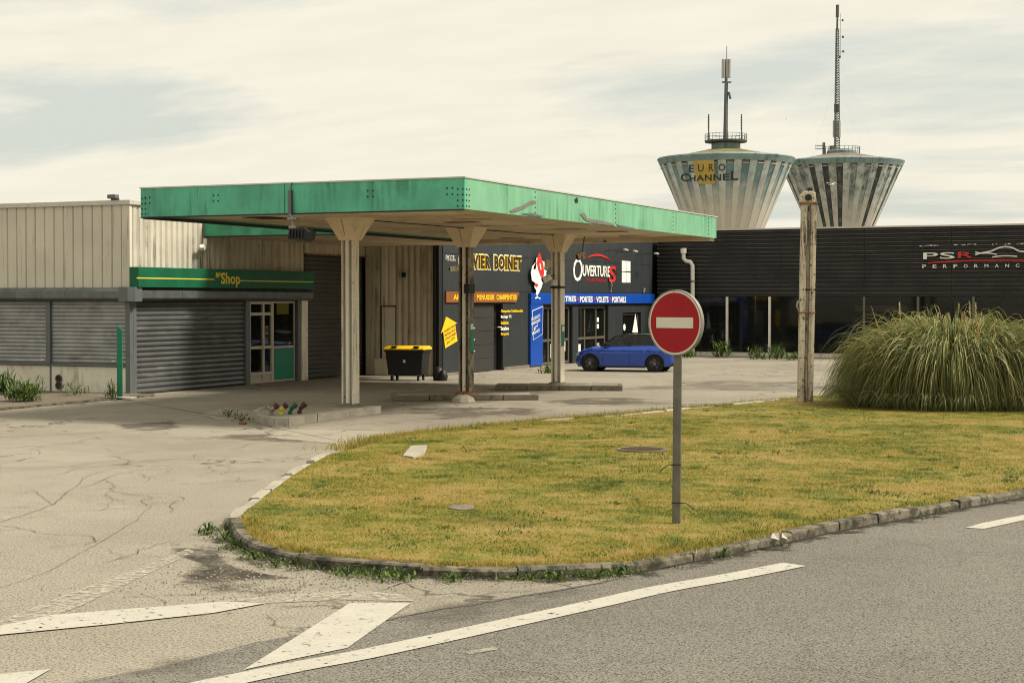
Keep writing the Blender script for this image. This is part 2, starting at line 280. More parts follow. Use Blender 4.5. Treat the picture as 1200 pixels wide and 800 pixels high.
# ------------------------------------------------------------------ mesh helpers
ORG = {}
class MB:
    def __init__(s): s.v = []; s.f = []
    def box(s, x0, x1, y0, y1, z0, z1):
        n = len(s.v); s.v += [(x, y, z) for z in (z0, z1) for y in (y0, y1) for x in (x0, x1)]
        s.f += [tuple(n+i for i in q) for q in ((0, 2, 3, 1), (4, 5, 7, 6), (0, 1, 5, 4), (2, 6, 7, 3), (0, 4, 6, 2), (1, 3, 7, 5))]; return s
    def prism(s, poly, O, A, B, C, L, taper=None):
        O, A, B, C = map(Vector, (O, A, B, C)); n = len(s.v); k = len(poly)
        for j in (0, 1):
            for a, b in poly:
                if j and taper: a, b = taper(a, b)
                s.v.append(tuple(O+A*a+B*b+C*(L*j)))
        s.f.append(tuple(range(n+k-1, n-1, -1))); s.f.append(tuple(range(n+k, n+2*k)))
        for i in range(k): j = (i+1) % k; s.f.append((n+i, n+j, n+k+j, n+k+i))
        return s
    def tube(s, pts, r, n=8, caps=True):
        pts = [Vector(p) for p in pts]; rs = r if isinstance(r, (list, tuple)) else [r]*len(pts); b0 = len(s.v)
        up = Vector((0, 0, 1))
        for i, p in enumerate(pts):
            d = (pts[min(i+1, len(pts)-1)]-pts[max(i-1, 0)]).normalized()
            a = d.cross(up if abs(d.z) < .95 else Vector((1, 0, 0))).normalized(); b = a.cross(d)
            for k in range(n): t = 2*math.pi*k/n; s.v.append(tuple(p+(a*math.cos(t)+b*math.sin(t))*rs[i]))
        for i in range(len(pts)-1):
            for k in range(n): q = b0+i*n; s.f.append((q+k, q+(k+1) % n, q+n+(k+1) % n, q+n+k))
        if caps: s.f.append(tuple(range(b0+n-1, b0-1, -1))); e = b0+(len(pts)-1)*n; s.f.append(tuple(range(e, e+n)))
        return s
    def lathe(s, prof, c=(0, 0, 0), n=24, axis='z'):
        b0 = len(s.v); c = Vector(c)
        for r, h in prof:
            for k in range(n):
                t = 2*math.pi*k/n; a, b = r*math.cos(t), r*math.sin(t)
                s.v.append(tuple(c+Vector({'z': (a, b, h), 'y': (a, h, b), 'x': (h, a, b)}[axis])))
        for i in range(len(prof)-1):
            for k in range(n): q = b0+i*n; s.f.append((q+k, q+(k+1) % n, q+n+(k+1) % n, q+n+k))
        s.f.append(tuple(range(b0+n-1, b0-1, -1))); e = b0+(len(prof)-1)*n; s.f.append(tuple(range(e, e+n))); return s
    def quad(s, *p):
        n = len(s.v); s.v += [tuple(q) for q in p]; s.f.append(tuple(range(n, n+len(p)))); return s
def thing(name, label, cat, loc, group=None, rz=0):
    o = bpy.data.objects.new(name, None); COL.objects.link(o); o.location = loc; o.rotation_euler = (0, 0, rz); o.empty_display_size = .3
    o['label'] = label; o['category'] = cat
    if group: o['group'] = group
    ORG[o.name] = Vector(loc); return o
def part(name, mb, m, parent=None, label=None, smooth=None, bevel=None, local=False, kind=None, cat=None, group=None, origin=None):
    me = bpy.data.meshes.new(name); off = Vector((0, 0, 0))
    if parent is not None and not local: off = ORG[parent.name]
    if parent is None and origin is not None: off = Vector(origin)
    me.from_pydata([tuple(Vector(v)-off) for v in mb.v], [], mb.f); me.materials.append(m if not isinstance(m, str) else M[m])
    me.update()
    if smooth: me.polygons.foreach_set('use_smooth', [True]*len(me.polygons)); me.set_sharp_from_angle(angle=R(smooth))
    o = bpy.data.objects.new(name, me); COL.objects.link(o)
    if parent is not None: o.parent = parent; ORG[o.name] = off
    else: ORG[o.name] = off; o.location = off
    if bevel: b = o.modifiers.new('bevel', 'BEVEL'); b.width = bevel; b.segments = 2; b.limit_method = 'ANGLE'; b.angle_limit = R(40)
    if label: o['label'] = label
    if cat: o['category'] = cat
    if kind: o['kind'] = kind
    if group: o['group'] = group
    return o
def copy_tree(o, parent=None):
    c = o.copy(); COL.objects.link(c); ORG[c.name] = ORG.get(o.name, Vector())
    if parent is not None: c.parent = parent
    for ch in list(o.children): copy_tree(ch, c)
    return c
# wall frames: u runs left to right for the viewer, n is outward
class Wall:
    def __init__(s, kind, c): s.k = kind; s.c = c; s.N = Vector((1, 0, 0)) if kind == 'X' else Vector((0, -1, 0)); s.U = Vector((0, 1, 0)) if kind == 'X' else Vector((1, 0, 0))
    def P(s, u, z, n=0): return (Vector((s.c, u, z)) if s.k == 'X' else Vector((u, s.c, z)))+s.N*n
    def box(s, mb, u0, u1, z0, z1, n0, n1):
        a = s.P(u0, z0, n0); b = s.P(u1, z1, n1); return mb.box(min(a.x, b.x), max(a.x, b.x), min(a.y, b.y), max(a.y, b.y), z0, z1)
    def b(s, *a): return s.box(MB(), *a)
    def poly(s, mb, pts, n0, n1): return mb.prism(pts, s.P(0, 0, n0), s.U, (0, 0, 1), s.N, n1-n0)
    def px(s, x, y): p = PX(x, y, s.c) if s.k == 'X' else PY(x, y, s.c); return (p.y if s.k == 'X' else p.x, p.z)
    def hprof(s, prof, u0, u1): return MB().prism(prof, s.P(u0, 0, 0), s.N, (0, 0, 1), s.U, u1-u0)     # profile (n, z) run along u
    def vprof(s, prof, z0, z1): return MB().prism(prof, s.P(0, z0, 0), s.U, s.N, (0, 0, 1), z1-z0)      # profile (u, n) run up z

def text_mesh(body, fat=0.0, ext=0.0, space=1.0):
    c = bpy.data.curves.new('t', 'FONT'); c.body = body; c.offset = fat; c.extrude = ext; c.resolution_u = 3; c.space_character = space
    o = bpy.data.objects.new('t', c); COL.objects.link(o); dg = bpy.context.evaluated_depsgraph_get(); dg.update(); me = o.evaluated_get(dg).to_mesh()
    v = np.array([list(x.co) for x in me.vertices]); f = [tuple(p.vertices) for p in me.polygons]
    o.evaluated_get(dg).to_mesh_clear(); bpy.data.objects.remove(o); bpy.data.curves.remove(c); return v, f
def text_on(mb, body, corner, U, V, N, w, h, lift=.01, depth=.01, fat=0.0, space=1.0, shear=0.0, ref=None):
    v, f = text_mesh(body, fat, .5, space); v0 = v if ref is None else text_mesh(body, ref, .5, space)[0]; lo = v0.min(0); hi = v0.max(0); corner, U, V, N = map(Vector, (corner, U, V, N)); n = len(mb.v)
    for a in v:
        y = (a[1]-lo[1])/(hi[1]-lo[1]); x = (a[0]-lo[0])/(hi[0]-lo[0])*w + shear*y*h
        mb.v.append(tuple(corner+U*x+V*(y*h)+N*(lift+depth*(a[2]+.5))))
    mb.f += [tuple(n+i for i in q) for q in f]; return mb
def text_wall(mb, wall, body, x0, ytop, x1, ybot, lift=.02, depth=.01, fat=0.0, space=1.0, shear=0.0, ref=None):
    "text filling the wall area seen between x0..x1, with top/bottom read at mid x"
    ua = wall.px(x0, (ytop+ybot)/2)[0]; ub = wall.px(x1, (ytop+ybot)/2)[0]; xm = (x0+x1)/2; za = wall.px(xm, ybot)[1]; zb = wall.px(xm, ytop)[1]
    return text_on(mb, body, wall.P(ua, za), wall.U, (0, 0, 1), wall.N, ub-ua, zb-za, lift, depth, fat, space, shear, ref)

# ================================================================== GROUND
g = MB().quad((-3000, -3000, 0), (3000, -3000, 0), (3000, 3000, 0), (-3000, 3000, 0))
part('ground', g, 'ground', kind='structure')
def catmull(pts, n=6):
    P = [pts[0]*2-pts[1]]+pts+[pts[-1]*2-pts[-2]]; out = []
    for i in range(1, len(P)-2):
        for k in range(n):
            t = k/n; a, b, c, d = P[i-1], P[i], P[i+1], P[i+2]
            out.append(.5*((2*b)+(c-a)*t+(2*a-5*b+4*c-d)*t*t+(3*b-a-3*c+d)*t**3))
    out.append(pts[-1]); return out
near_px = [(266.7, 617), (272, 629), (281, 640), (303, 651), (333, 659), (363, 665), (400, 669), (450, 672.5), (510, 676), (565, 677.5), (620, 677), (680, 675), (733, 672), (783, 664), (817, 657), (860, 649), (912, 638), (974, 624), (1071, 606), (1200, 583)]
near = [G(*p) for p in near_px]; dlast = (near[-1]-near[-2]).normalized(); near += [near[-1]+dlast*12, near[-1]+dlast*40]
left_px = [(266.7, 617), (275, 606), (290, 595), (317, 574), (337, 560), (363, 545), (377, 538)]
far_px = [(377, 538), (407, 531), (453, 518), (493, 512), (553, 505), (620, 498), (700, 490.5), (790, 483), (860, 477), (940, 470), (1010, 467), (1200, 462)]
left = [G(*p) for p in left_px]; far = [G(*p) for p in far_px]; dl = (far[-1]-far[-2]).normalized(); far += [far[-1]+dl*15, far[-1]+dl*35]
nearS = catmull(near, 5); farS = catmull(left+far[1:], 4)
# road
rb = [(-260, 880), (60, 805), (200, 778), (300, 752), (430, 727), (458, 723), (558, 705), (650, 691), (733, 676)]
rpts = [G(*p, .004) for p in rb]
k0 = min(range(len(nearS)), key=lambda i: (nearS[i]-G(760, 668)).length)
rpts = rpts+[Vector((p.x, p.y, .004)) for p in nearS[k0:]]+[Vector((60, 20, .004)), Vector((40, -60, .004)), Vector((-60, -40, .004))]
part('road', MB().quad(*rpts), 'road', kind='structure')
def blob(cx, cy, rx, ry, n=36, seed=0, rough=.25, z=.008):
    c = G(cx, cy, z); e = G(cx+rx, cy, z)-c; q = G(cx, cy-ry, z)-c; out = []
    for i in range(n):
        t = 2*math.pi*i/n; w = 1+rough*noise.noise(Vector((math.cos(t)*1.7+seed, math.sin(t)*1.7, seed)))*1.6+rough*.3*random.uniform(-1, 1)
        out.append(c+e*math.cos(t)*w+q*math.sin(t)*w)
    return out
def soft(name, pts, m, z, inner=.5):
    "a stain with a ragged edge: the edge attribute runs 0 at the rim to 1 inside"
    c = sum(pts, Vector())/len(pts); n = len(pts); me = bpy.data.meshes.new(name); V = [tuple(Vector((p.x, p.y, z))) for p in pts]+[tuple(Vector((c.x+(p.x-c.x)*inner, c.y+(p.y-c.y)*inner, z))) for p in pts]
    F = [(i, (i+1) % n, n+(i+1) % n, n+i) for i in range(n)]+[tuple(range(n, 2*n))]; me.from_pydata(V, [], F); me.update()
    at = me.attributes.new('edge', 'FLOAT', 'POINT'); at.data.foreach_set('value', [0.0]*n+[1.0]*n); me.materials.append(M[m]); o = bpy.data.objects.new(name, me); COL.objects.link(o); o['kind'] = 'structure'; return o
def softmat(src, name, thr=.62, sc=2.2, wid_=.2, mx_=1.0):
    m = M[src].copy(); m.name = name; t = m.node_tree; N = t.nodes; L = t.links; at = N.new('ShaderNodeAttribute'); at.attribute_name = 'edge'; g_ = N.new('ShaderNodeNewGeometry'); n = N.new('ShaderNodeTexNoise'); n.inputs['Scale'].default_value = sc; n.inputs['Detail'].default_value = 11; n.inputs['Roughness'].default_value = .72
    L.new(g_.outputs['Position'], n.inputs['Vector']); a_ = N.new('ShaderNodeMath'); a_.operation = 'MULTIPLY_ADD'; L.new(at.outputs['Fac'], a_.inputs[0]); a_.inputs[1].default_value = .5; nr_ = N.new('ShaderNodeMapRange'); L.new(n.outputs[0], nr_.inputs[0]); nr_.inputs[1].default_value = .36; nr_.inputs[2].default_value = .64; nr_.inputs[4].default_value = .6; L.new(nr_.outputs[0], a_.inputs[2])
    r = N.new('ShaderNodeMapRange'); L.new(a_.outputs[0], r.inputs[0]); r.inputs[1].default_value = thr; r.inputs[2].default_value = thr+wid_; r.inputs[4].default_value = mx_
    tr = N.new('ShaderNodeBsdfTransparent'); ms = N.new('ShaderNodeMixShader'); L.new(r.outputs[0], ms.inputs[0]); L.new(tr.outputs[0], ms.inputs[1]); L.new(N['Principled BSDF'].outputs[0], ms.inputs[2]); L.new(ms.outputs[0], N['Material Output'].inputs[0]); return m
M['patch_soft'] = softmat('patch', 'dark_patch_ragged', .55, 1.2, .35, .75); M['slab_soft'] = softmat('slab', 'concrete_patch_ragged', .4, 1.5); M['soil_soft'] = softmat('soil', 'washed_soil_ragged', .50, 1.5, .4, .75); M['oil_soft'] = softmat('patch', 'tyre_stain_ragged', .55, .8, .5, .5)
soft('ground_patch_and_shade', blob(330, 512, 120, 7, seed=1), 'patch_soft', .0045); soft('ground_patch_and_shade', blob(178, 499, 62, 6, seed=4), 'patch_soft', .0049); soft('ground_patch_and_shade', blob(560, 482, 120, 9, seed=9), 'patch_soft', .0041); soft('ground_patch_and_shade', blob(700, 470, 90, 6, seed=12), 'patch_soft', .0043)  # first patch paints the left foreground shade band; others are darker asphalt
soft('ground_patch_and_shade', [G(*p) for p in [(225, 486), (262, 477), (300, 480), (336, 486), (300, 492), (255, 492)]], 'slab_soft', .0053, .8)
soft('ground_patch_and_shade', [G(*p) for p in [(305, 512), (330, 503), (390, 503), (474, 506), (485, 511), (445, 520), (408, 522)]], 'slab_soft', .0057, .88)
soft('tyre_stain', [G(*p) for p in [(40, 806), (150, 775), (262, 752), (360, 738), (340, 768), (262, 795), (246, 812)]], 'oil_soft', .0063, .35)
soft('tyre_stain', [G(*p) for p in [(470, 712), (540, 700), (640, 690), (735, 674), (730, 690), (600, 722), (480, 752), (420, 765)]], 'oil_soft', .0063, .35)
soft('ground_patch_and_shade', blob(860, 452, 180, 7, seed=25), 'oil_soft', .0046, .5)
# soil washed up along the kerb nose
sp = [(225, 628), (255, 632), (268, 645), (300, 664), (345, 675), (385, 679), (350, 688), (290, 694), (232, 692), (180, 690), (190, 675), (215, 662), (222, 650), (185, 640), (200, 629)]
soft('washed_soil', [G(a_, b_+4) for a_, b_ in sp], 'soil_soft', .0066, .45)
# apron beside the shop
part('pavement', MB().box(-60, -28.4, 20, 38.45, 0.0, .06), 'apron', kind='structure')
part('kerb', MB().box(-28.4, -28.28, 20, 38.3, 0, .05), 'kerb', kind='structure')
# thin joints and cracks
def ribbon(mb, pts, w, z, jitter=0.0, sub=1):
    out = []
    for i in range(len(pts)-1):
        for k in range(sub): out.append(pts[i].lerp(pts[i+1], k/sub))
    out.append(pts[-1])
    if jitter: out = [p+Vector((random.uniform(-1, 1), random.uniform(-1, 1), 0))*jitter for p in out]
    for i in range(len(out)-1):
        a, b = out[i], out[i+1]; d = (b-a).normalized(); s = Vector((-d.y, d.x, 0))*w/2; zz = Vector((0, 0, z)); a = Vector((a.x, a.y, 0)); b = Vector((b.x, b.y, 0))
        mb.quad(a-s+zz, b-s+zz, b+s+zz, a+s+zz)
    return mb
cr = MB()
CR = [([(-20, 513), (60, 509.5), (128, 506)], .06), ([(163, 472), (205, 479), (245, 486), (292, 492)], .07), ([(215, 467), (330, 477), (400, 481)], .05),
      ([(155, 466), (250, 458), (355, 448)], .05), ([(292, 494), (340, 505), (412, 520), (440, 517), (478, 511)], .04), ([(450, 488), (520, 497), (560, 499)], .03),
      ([(680, 436.6), (800, 436.6), (960, 436.2)], .07), ([(735, 452), (830, 455), (950, 457.5)], .05), ([(0, 553), (80, 547), (130, 540), (260, 538)], .03),
      ([(0, 612), (40, 600), (65, 590), (80, 575), (110, 568), (135, 556), (160, 553)], .025), ([(62, 592), (40, 575), (15, 580)], .02), ([(90, 571), (98, 560), (120, 552), (150, 545)], .02),
      ([(430, 733), (458, 726.5), (500, 717), (558, 708.5), (600, 701), (650, 693.5), (700, 684), (733, 677)], .05), ([(0, 690), (60, 668), (110, 640), (160, 610), (180, 590)], .015)]
for pts, w in CR: ribbon(cr, [G(*p) for p in pts], w*.42, .0105, .02, 9)
rc = random.Random(5)
def walk(p, ang, n, w, depth=0):
    pts = [p]
    for i in range(n):
        ang += rc.gauss(0, .45); p = p+Vector((math.cos(ang), math.sin(ang), 0))*rc.uniform(.10, .30); pts.append(p)
        if depth < 2 and rc.random() < .13: walk(p, ang+rc.choice([-1, 1])*rc.uniform(.6, 1.3), int(n*.45), w*.7, depth+1)
    for i in range(len(pts)-1): ribbon(cr, pts[i:i+2], w*rc.uniform(.5, 1.2), .0105)
for x, y, an, n in ((20, 600, 1.2, 26), (110, 575, 1.0, 22), (60, 640, .9, 20), (170, 560, 2.0, 20), (30, 560, .4, 24), (200, 600, 1.6, 16), (120, 660, 1.4, 18), (250, 530, .3, 20), (330, 520, 1.5, 10), (480, 490, .3, 16), (600, 480, .8, 14), (720, 460, .2, 18), (860, 445, .1, 18), (60, 520, .3, 20), (150, 700, 1.1, 14), (520, 700, .5, 8)): walk(G(x, y), an, n, .011)
M['crack'] = mat('crack_fill', (.12, .105, .08), 1, 0, .5, 6)
part('ground_cracks', cr, 'crack', kind='structure')
# ---- painted markings
def marking(name, pts, m='line', z=.0115): return part(name, MB().quad(*[G(*p, z) for p in pts]), m, kind='structure')
ec = [(200, 813), (290, 794), (354, 781), (417, 769.5), (500, 752), (600, 730), (700, 708), (775, 691), (860, 676), (931, 662)]
edge = catmull([G(*p) for p in ec], 5); em = MB()
hw = .15
L_, R_ = [], []
for i, p in enumerate(edge):
    d = (edge[min(i+1, len(edge)-1)]-edge[max(i-1, 0)]).normalized(); s = Vector((-d.y, d.x, 0))*hw; L_.append(p+s); R_.append(p-s)
for i in range(len(edge)-1): em.quad(*[Vector((q.x, q.y, .0125)) for q in (R_[i], R_[i+1], L_[i+1], L_[i])])
part('edge_line', em, 'line', kind='structure')
marking('edge_line', [(1131, 618), (1152.5, 612), (1200, 602.7), (1290, 585), (1300, 589), (1200, 609), (1154, 619)])
marking('hatching_bar', [(410, 706), (481, 706), (407, 758.5), (345, 771), (290, 783), (284, 785)])
marking('hatching_bar', [(0, 733), (60, 720), (160, 712), (267, 704), (312, 706), (250, 717.5), (125, 731), (0, 743), (-60, 750)])
marking('hatching_bar', [(267, 703), (330, 697), (417, 691), (470, 696), (486, 704), (400, 702), (313, 706)], 'line_worn', .0078)
marking('hatching_bar', [(-60, 748), (0, 727), (83, 694), (158, 667), (221, 642), (228, 646), (190, 664), (150, 683), (90, 711), (30, 733)], 'line_worn', .0078)
marking('hatching_bar', [(-60, 795), (0, 789), (60, 783), (30, 800), (-60, 815)])
marking('worn_dash', [(545, 763), (580, 757), (584, 760), (550, 766)], 'line_worn')

# ---- grass island
M['kerb_foot'] = softmat('soil', 'kerb_foot_dirt', .50, 2.5, .3, .85)
def inset(path, w):
    out = []
    for i, p in enumerate(path):
        d = (path[min(i+1, len(path)-1)]-path[max(i-1, 0)]).normalized(); out.append(p+Vector((-d.y, d.x, 0))*w)
    return out
farI = inset(farS, -.15)
isl = [p for p in inset(nearS, .09) if p.y > 14 or p.x > 0][2:]+list(reversed(farI))[:-2]
ix = np.array([(p.x, p.y) for p in isl])
def inside(x, y, poly=ix):
    c = np.zeros(len(x), bool); j = len(poly)-1
    for i in range(len(poly)):
        xi, yi = poly[i]; xj, yj = poly[j]
        hit = ((yi > y) != (yj > y)) & (x < (xj-xi)*(y-yi)/(yj-yi+1e-12)+xi); c ^= hit; j = i
    return c
part('grass_verge', MB().prism([(p.x, p.y) for p in isl], (0, 0, -.02), (1, 0, 0), (0, 1, 0), (0, 0, 1), .11), 'turf', kind='structure')
def grow(name, m, px_, py_, zb, hmin, hmax, wid, parent=None, lean=.5, **k):
    n = len(px_); th = rng.uniform(0, 2*np.pi, n); h = rng.uniform(hmin, hmax, n); w = wid*rng.uniform(.6, 1.3, n); le = rng.uniform(0, lean, n)*h; lt = rng.uniform(0, 2*np.pi, n)
    v = np.zeros((n, 3, 3)); v[:, 0, 0] = px_-np.cos(th)*w; v[:, 0, 1] = py_-np.sin(th)*w; v[:, 1, 0] = px_+np.cos(th)*w; v[:, 1, 1] = py_+np.sin(th)*w
    v[:, 0, 2] = v[:, 1, 2] = zb; v[:, 2, 0] = px_+np.cos(lt)*le; v[:, 2, 1] = py_+np.sin(lt)*le; v[:, 2, 2] = zb+h
    me = bpy.data.meshes.new(name); me.vertices.add(3*n); me.vertices.foreach_set('co', v.ravel()); me.loops.add(3*n); me.loops.foreach_set('vertex_index', np.arange(3*n)); me.polygons.add(n); me.polygons.foreach_set('loop_start', np.arange(0, 3*n, 3)); me.update(calc_edges=True)
    at = me.attributes.new('rnd', 'FLOAT', 'FACE'); at.data.foreach_set('value', rng.uniform(0, 1, n)); me.materials.append(M[m]); o = bpy.data.objects.new(name, me); COL.objects.link(o); o['kind'] = 'stuff'
    if parent: o.parent = parent
    return o
# density falls with distance from the camera; scattered with clumps
N_ = 3100000; X_ = rng.uniform(-17, 18, N_); Y_ = rng.uniform(15, 47, N_); keep = inside(X_, Y_)
dist = np.hypot(X_, Y_); lat = (X_*_r.x+Y_*_r.y)/(X_*_f.x+Y_*_f.y); keep &= (lat < .62) & (rng.uniform(0, 1, N_) < np.clip((26/dist)**1.6, .3, 1))
cl = np.sin(X_*3.1+np.sin(Y_*2.3)*2)*np.sin(Y_*3.7+np.sin(X_*1.9)*2); cl += .8*np.sin(X_*.9+2*np.sin(Y_*.55))*np.sin(Y_*1.1+1.7*np.sin(X_*.7)); keep &= (rng.uniform(-1.9, 1, N_) < cl)
X_, Y_ = X_[keep], Y_[keep]
grow('grass', 'blade', X_, Y_, .085, .008, .034, .0065, lean=1.5)

# dirt washed against the foot of the kerb
_o = inset([p for p in nearS if p.x < 8], -.42); _i = inset([p for p in nearS if p.x < 8], .05); me = bpy.data.meshes.new('kerb_foot_dirt'); n = len(_o)
me.from_pydata([(p.x, p.y, .0092) for p in _o]+[(p.x, p.y, .0092) for p in _i], [], [(i, i+1, n+i+1, n+i) for i in range(n-1)]); me.update(); at = me.attributes.new('edge', 'FLOAT', 'POINT'); at.data.foreach_set('value', [0.0]*n+[1.0]*n); me.materials.append(M['kerb_foot'])
o = bpy.data.objects.new('kerb_foot_dirt', me); COL.objects.link(o); o['kind'] = 'structure'
# ---- kerb stones
kroot = MB(); ribbon(kroot, [p for p in nearS if p.x < 3], .10, .012); kb = part('kerb', kroot, 'soil', kind='structure')
def along(path, step, gap):
    acc = [0]
    for i in range(1, len(path)): acc.append(acc[-1]+(path[i]-path[i-1]).length)
    tot = acc[-1]
    def at(s):
        s = min(max(s, 0), tot); i = 0
        while i < len(acc)-2 and acc[i+1] < s: i += 1
        t = (s-acc[i])/(acc[i+1]-acc[i]+1e-9); return path[i].lerp(path[i+1], t)
    s = 0; out = []
    while s < tot:
        L = step(s); out.append((at(s+gap/2), at(s+(L-gap)/2), at(s+L-gap/2))); s += L
    return out
def kerb_stone(a, mid, b, w, h, m, parent, inward=1, inset=.0):
    d = (b-a).normalized(); s = Vector((-d.y, d.x, 0))*inward; mb = MB(); dz = random.uniform(-.02, .014); dd = random.uniform(-.02, .015); c = random.uniform(.018, .035)
    for p in (a, mid, b):
        p = Vector((p.x, p.y, 0))+s*(inset+dd)
        for o, z in ((0, -.03), (0, h-c+dz), (c, h+dz), (w-c*.5, h+dz), (w, h-c+dz), (w, -.03)): mb.v.append(tuple(p+s*o+Vector((0, 0, z))))
    for j in (0, 6):
        for i in range(5): mb.f.append((j+i, j+i+1, j+i+7, j+i+6))
    mb.f += [(5, 4, 3, 2, 1, 0), (12, 13, 14, 15, 16, 17)]
    return part('kerbstone', mb, m, parent, local=False)
vis = [p for p in nearS if p.x < 6]
for i, (a, mid, b) in enumerate(along(vis, lambda s: (.5 if s < 3.2 else 1.0)*random.uniform(.85, 1.12), .022)): kerb_stone(a, mid, b, .15, .115, 'kerb', kb)
kb2 = part('kerb', ribbon(MB(), catmull(left, 4), .1, .014), 'soil', kind='structure')
for a, mid, b in along(catmull(left, 4), lambda s: .98*random.uniform(.95, 1.05), .02): kerb_stone(a, mid, b, .15, random.choice([.115, .11, .105, .09]), 'kerb_pale', kb2, inward=-1)
kb3 = part('kerb', ribbon(MB(), [G(*p) for p in [(640, 497), (740, 489), (817, 481.5), (912, 472)]], .08, .09), 'soil', kind='structure')
for a, mid, b in along([G(*p) for p in [(640, 498), (740, 490.5), (817, 482.5), (872, 477), (912, 473)]], lambda s: random.uniform(.9, 1.5), .03):
    if random.random() < .8: kerb_stone(a, mid, b, .17, .118, 'kerb_pale', kb3)

# ---- things lying in the verge
def slab_thing(name, label, cat, pts, z, h, m):
    q = [G(*p, z) for p in pts]; c = sum(q, Vector())/len(q)
    mb = MB().prism([(p.x-c.x, p.y-c.y) for p in q], (0, 0, 0), (1, 0, 0), (0, 1, 0), (0, 0, 1), h); o = part(name, mb, m, origin=(0, 0, 0), label=label, cat=cat, bevel=.01); o.location = (c.x, c.y, z); return o
slab_thing('stone_slab', 'pale broken stone slab lying tilted in the grass near the kerb corner', 'stone', [(472, 535), (482, 528), (501, 528.5), (497, 534), (484, 537)], .09, .07, 'kerb_pale').rotation_euler = (R(5), R(-4), 0)
slab_thing('inspection_cover', 'small flat concrete cover almost overgrown in the grass mid verge', 'cover', [(525, 596), (530, 592), (556, 592.5), (555, 597), (538, 598)], .09, .018, 'conc')
M['cap_cover'] = mat('brown_iron_cover', (.13, .085, .05), .85, 0, .4, 6)
mh = thing('manhole_cover', 'dark brown round manhole cover set in the grass behind the sign pole', 'manhole', G(752, 527.5, .09)); mo = G(752, 527.5, .09)
part('frame', MB().lathe([(.45, 0), (.45, .03), (.40, .03), (.40, .01)], mo, 24), 'conc', mh, smooth=30)
cv = MB().lathe([(.39, .0), (.39, .022)], mo, 24)
for i in range(-4, 5):
    w = math.sqrt(max(.37**2-(i*.08)**2, 0)); cv.box(mo.x-w, mo.x+w, mo.y+i*.08-.015, mo.y+i*.08+.015, mo.z+.021, mo.z+.029)
part('cover', cv, 'cap_cover', mh)
pp = G(915, 634, .10); pm = MB()
for i in range(5):
    a = random.uniform(0, 6.28); r = random.uniform(.03, .075); c = pp+Vector((random.uniform(-.09, .09), random.uniform(-.1, .06), random.uniform(0, .05))); pm.quad(c+Vector((math.cos(a)*r, math.sin(a)*r, .06)), c+Vector((-math.sin(a)*r, math.cos(a)*r, .02)), c+Vector((-math.cos(a)*r, -math.sin(a)*r, .0)), c+Vector((math.sin(a)*r*.6, -math.cos(a)*r*.6, .07)))
part('crumpled_paper', pm, 'paper', origin=pp, label='crumpled white paper caught on the roadside kerb', cat='litter')

# ================================================================== plants
def leaf_obj(name, V, F, rnd, m, parent=None, **k):
    me = bpy.data.meshes.new(name); n = len(V); me.from_pydata(V, [], F); me.update()
    at = me.attributes.new('rnd', 'FLOAT', 'FACE'); at.data.foreach_set('value', rnd); me.materials.append(M[m]); o = bpy.data.objects.new(name, me); COL.objects.link(o)
    if parent: o.parent = parent
    return o
def strap(V, F, rnd, base, az, length, rise, w, droop, tone, seg=6, twist=0):
    d = Vector((math.cos(az), math.sin(az), 0)); s = Vector((-math.sin(az+twist), math.cos(az+twist), 0)); p = Vector(base); ang = rise; n0 = len(V); st = length/seg
    for i in range(seg+1):
        t = i/seg; ww = w*(1-t**1.6)*(.5+.5*min(1, t*5))
        V.append(tuple(p-s*ww)); V.append(tuple(p+s*ww)); p = p+(d*math.cos(ang)+Vector((0, 0, 1))*math.sin(ang))*st; ang -= droop/seg*(.4+1.3*t); ang = max(ang, -1.45)
    for i in range(seg): a = n0+2*i; F.append((a, a+1, a+3, a+2)); rnd.append(tone)
pg = thing('pampas_grass', 'huge rounded pampas grass clump on the verge at the right', 'plant', G(1092, 478, .09)+Vector((.35, .9, 0)))
V, F, rn = [], [], []
def bez_strap(P0, P1, P2, w, tone, seg=8):
    n0 = len(V); tw = random.uniform(-1, 1)
    for i in range(seg+1):
        t = i/seg; p = P0*(1-t)**2+P1*2*t*(1-t)+P2*t*t; d = ((P1-P0)*(1-t)+(P2-P1)*t).normalized(); sd_ = d.cross(Vector((math.sin(tw), .3, math.cos(tw)))).normalized(); ww = w*(.35+.65*min(1, t*4))*(1-t**2.2)+.0008
        V.append(tuple(p-sd_*ww)); V.append(tuple(p+sd_*ww))
    for i in range(seg): a = n0+2*i; F.append((a, a+1, a+3, a+2)); rn.append(tone)
for i in range(15000):
    a = random.uniform(0, 2*math.pi); q = random.random()**.5; Re = .5+2.15*q; ar = a+random.gauss(0, .2); lump = 1+.10*math.sin(3*a+1)+.07*math.sin(7*a)
    e = Vector((math.cos(ar)*1.18, math.sin(ar)*.82, 0))*lump
    P0 = Vector((math.cos(a)*1.2, math.sin(a)*.8, 0))*(random.random()*.9*(.3+.7*q)); hap = (2.02-.50*q**2)*random.uniform(.62, 1.07)
    P1 = P0.lerp(e*Re, random.uniform(.62, 1.0)); P1.z = hap*random.uniform(1.75, 2.05); P2 = e*Re*random.uniform(.95, 1.12); P2.z = hap*random.uniform(0, .7)*max(0, 1.0-q*1.1)+random.uniform(0, .3)*random.random()
    if i % 6 == 0: P2.z = hap*random.uniform(.4, 1.0); P1.z *= .92
    if i % 11 == 0: P2 += Vector((random.gauss(0, .35), random.gauss(0, .3), random.uniform(0, .4)))
    tone = min(.74, max(0, random.gauss(.36, .2))); tone = tone if random.random() > .15 else random.uniform(.75, 1)
    bez_strap(P0, P1, P2, random.uniform(.006, .017), tone)
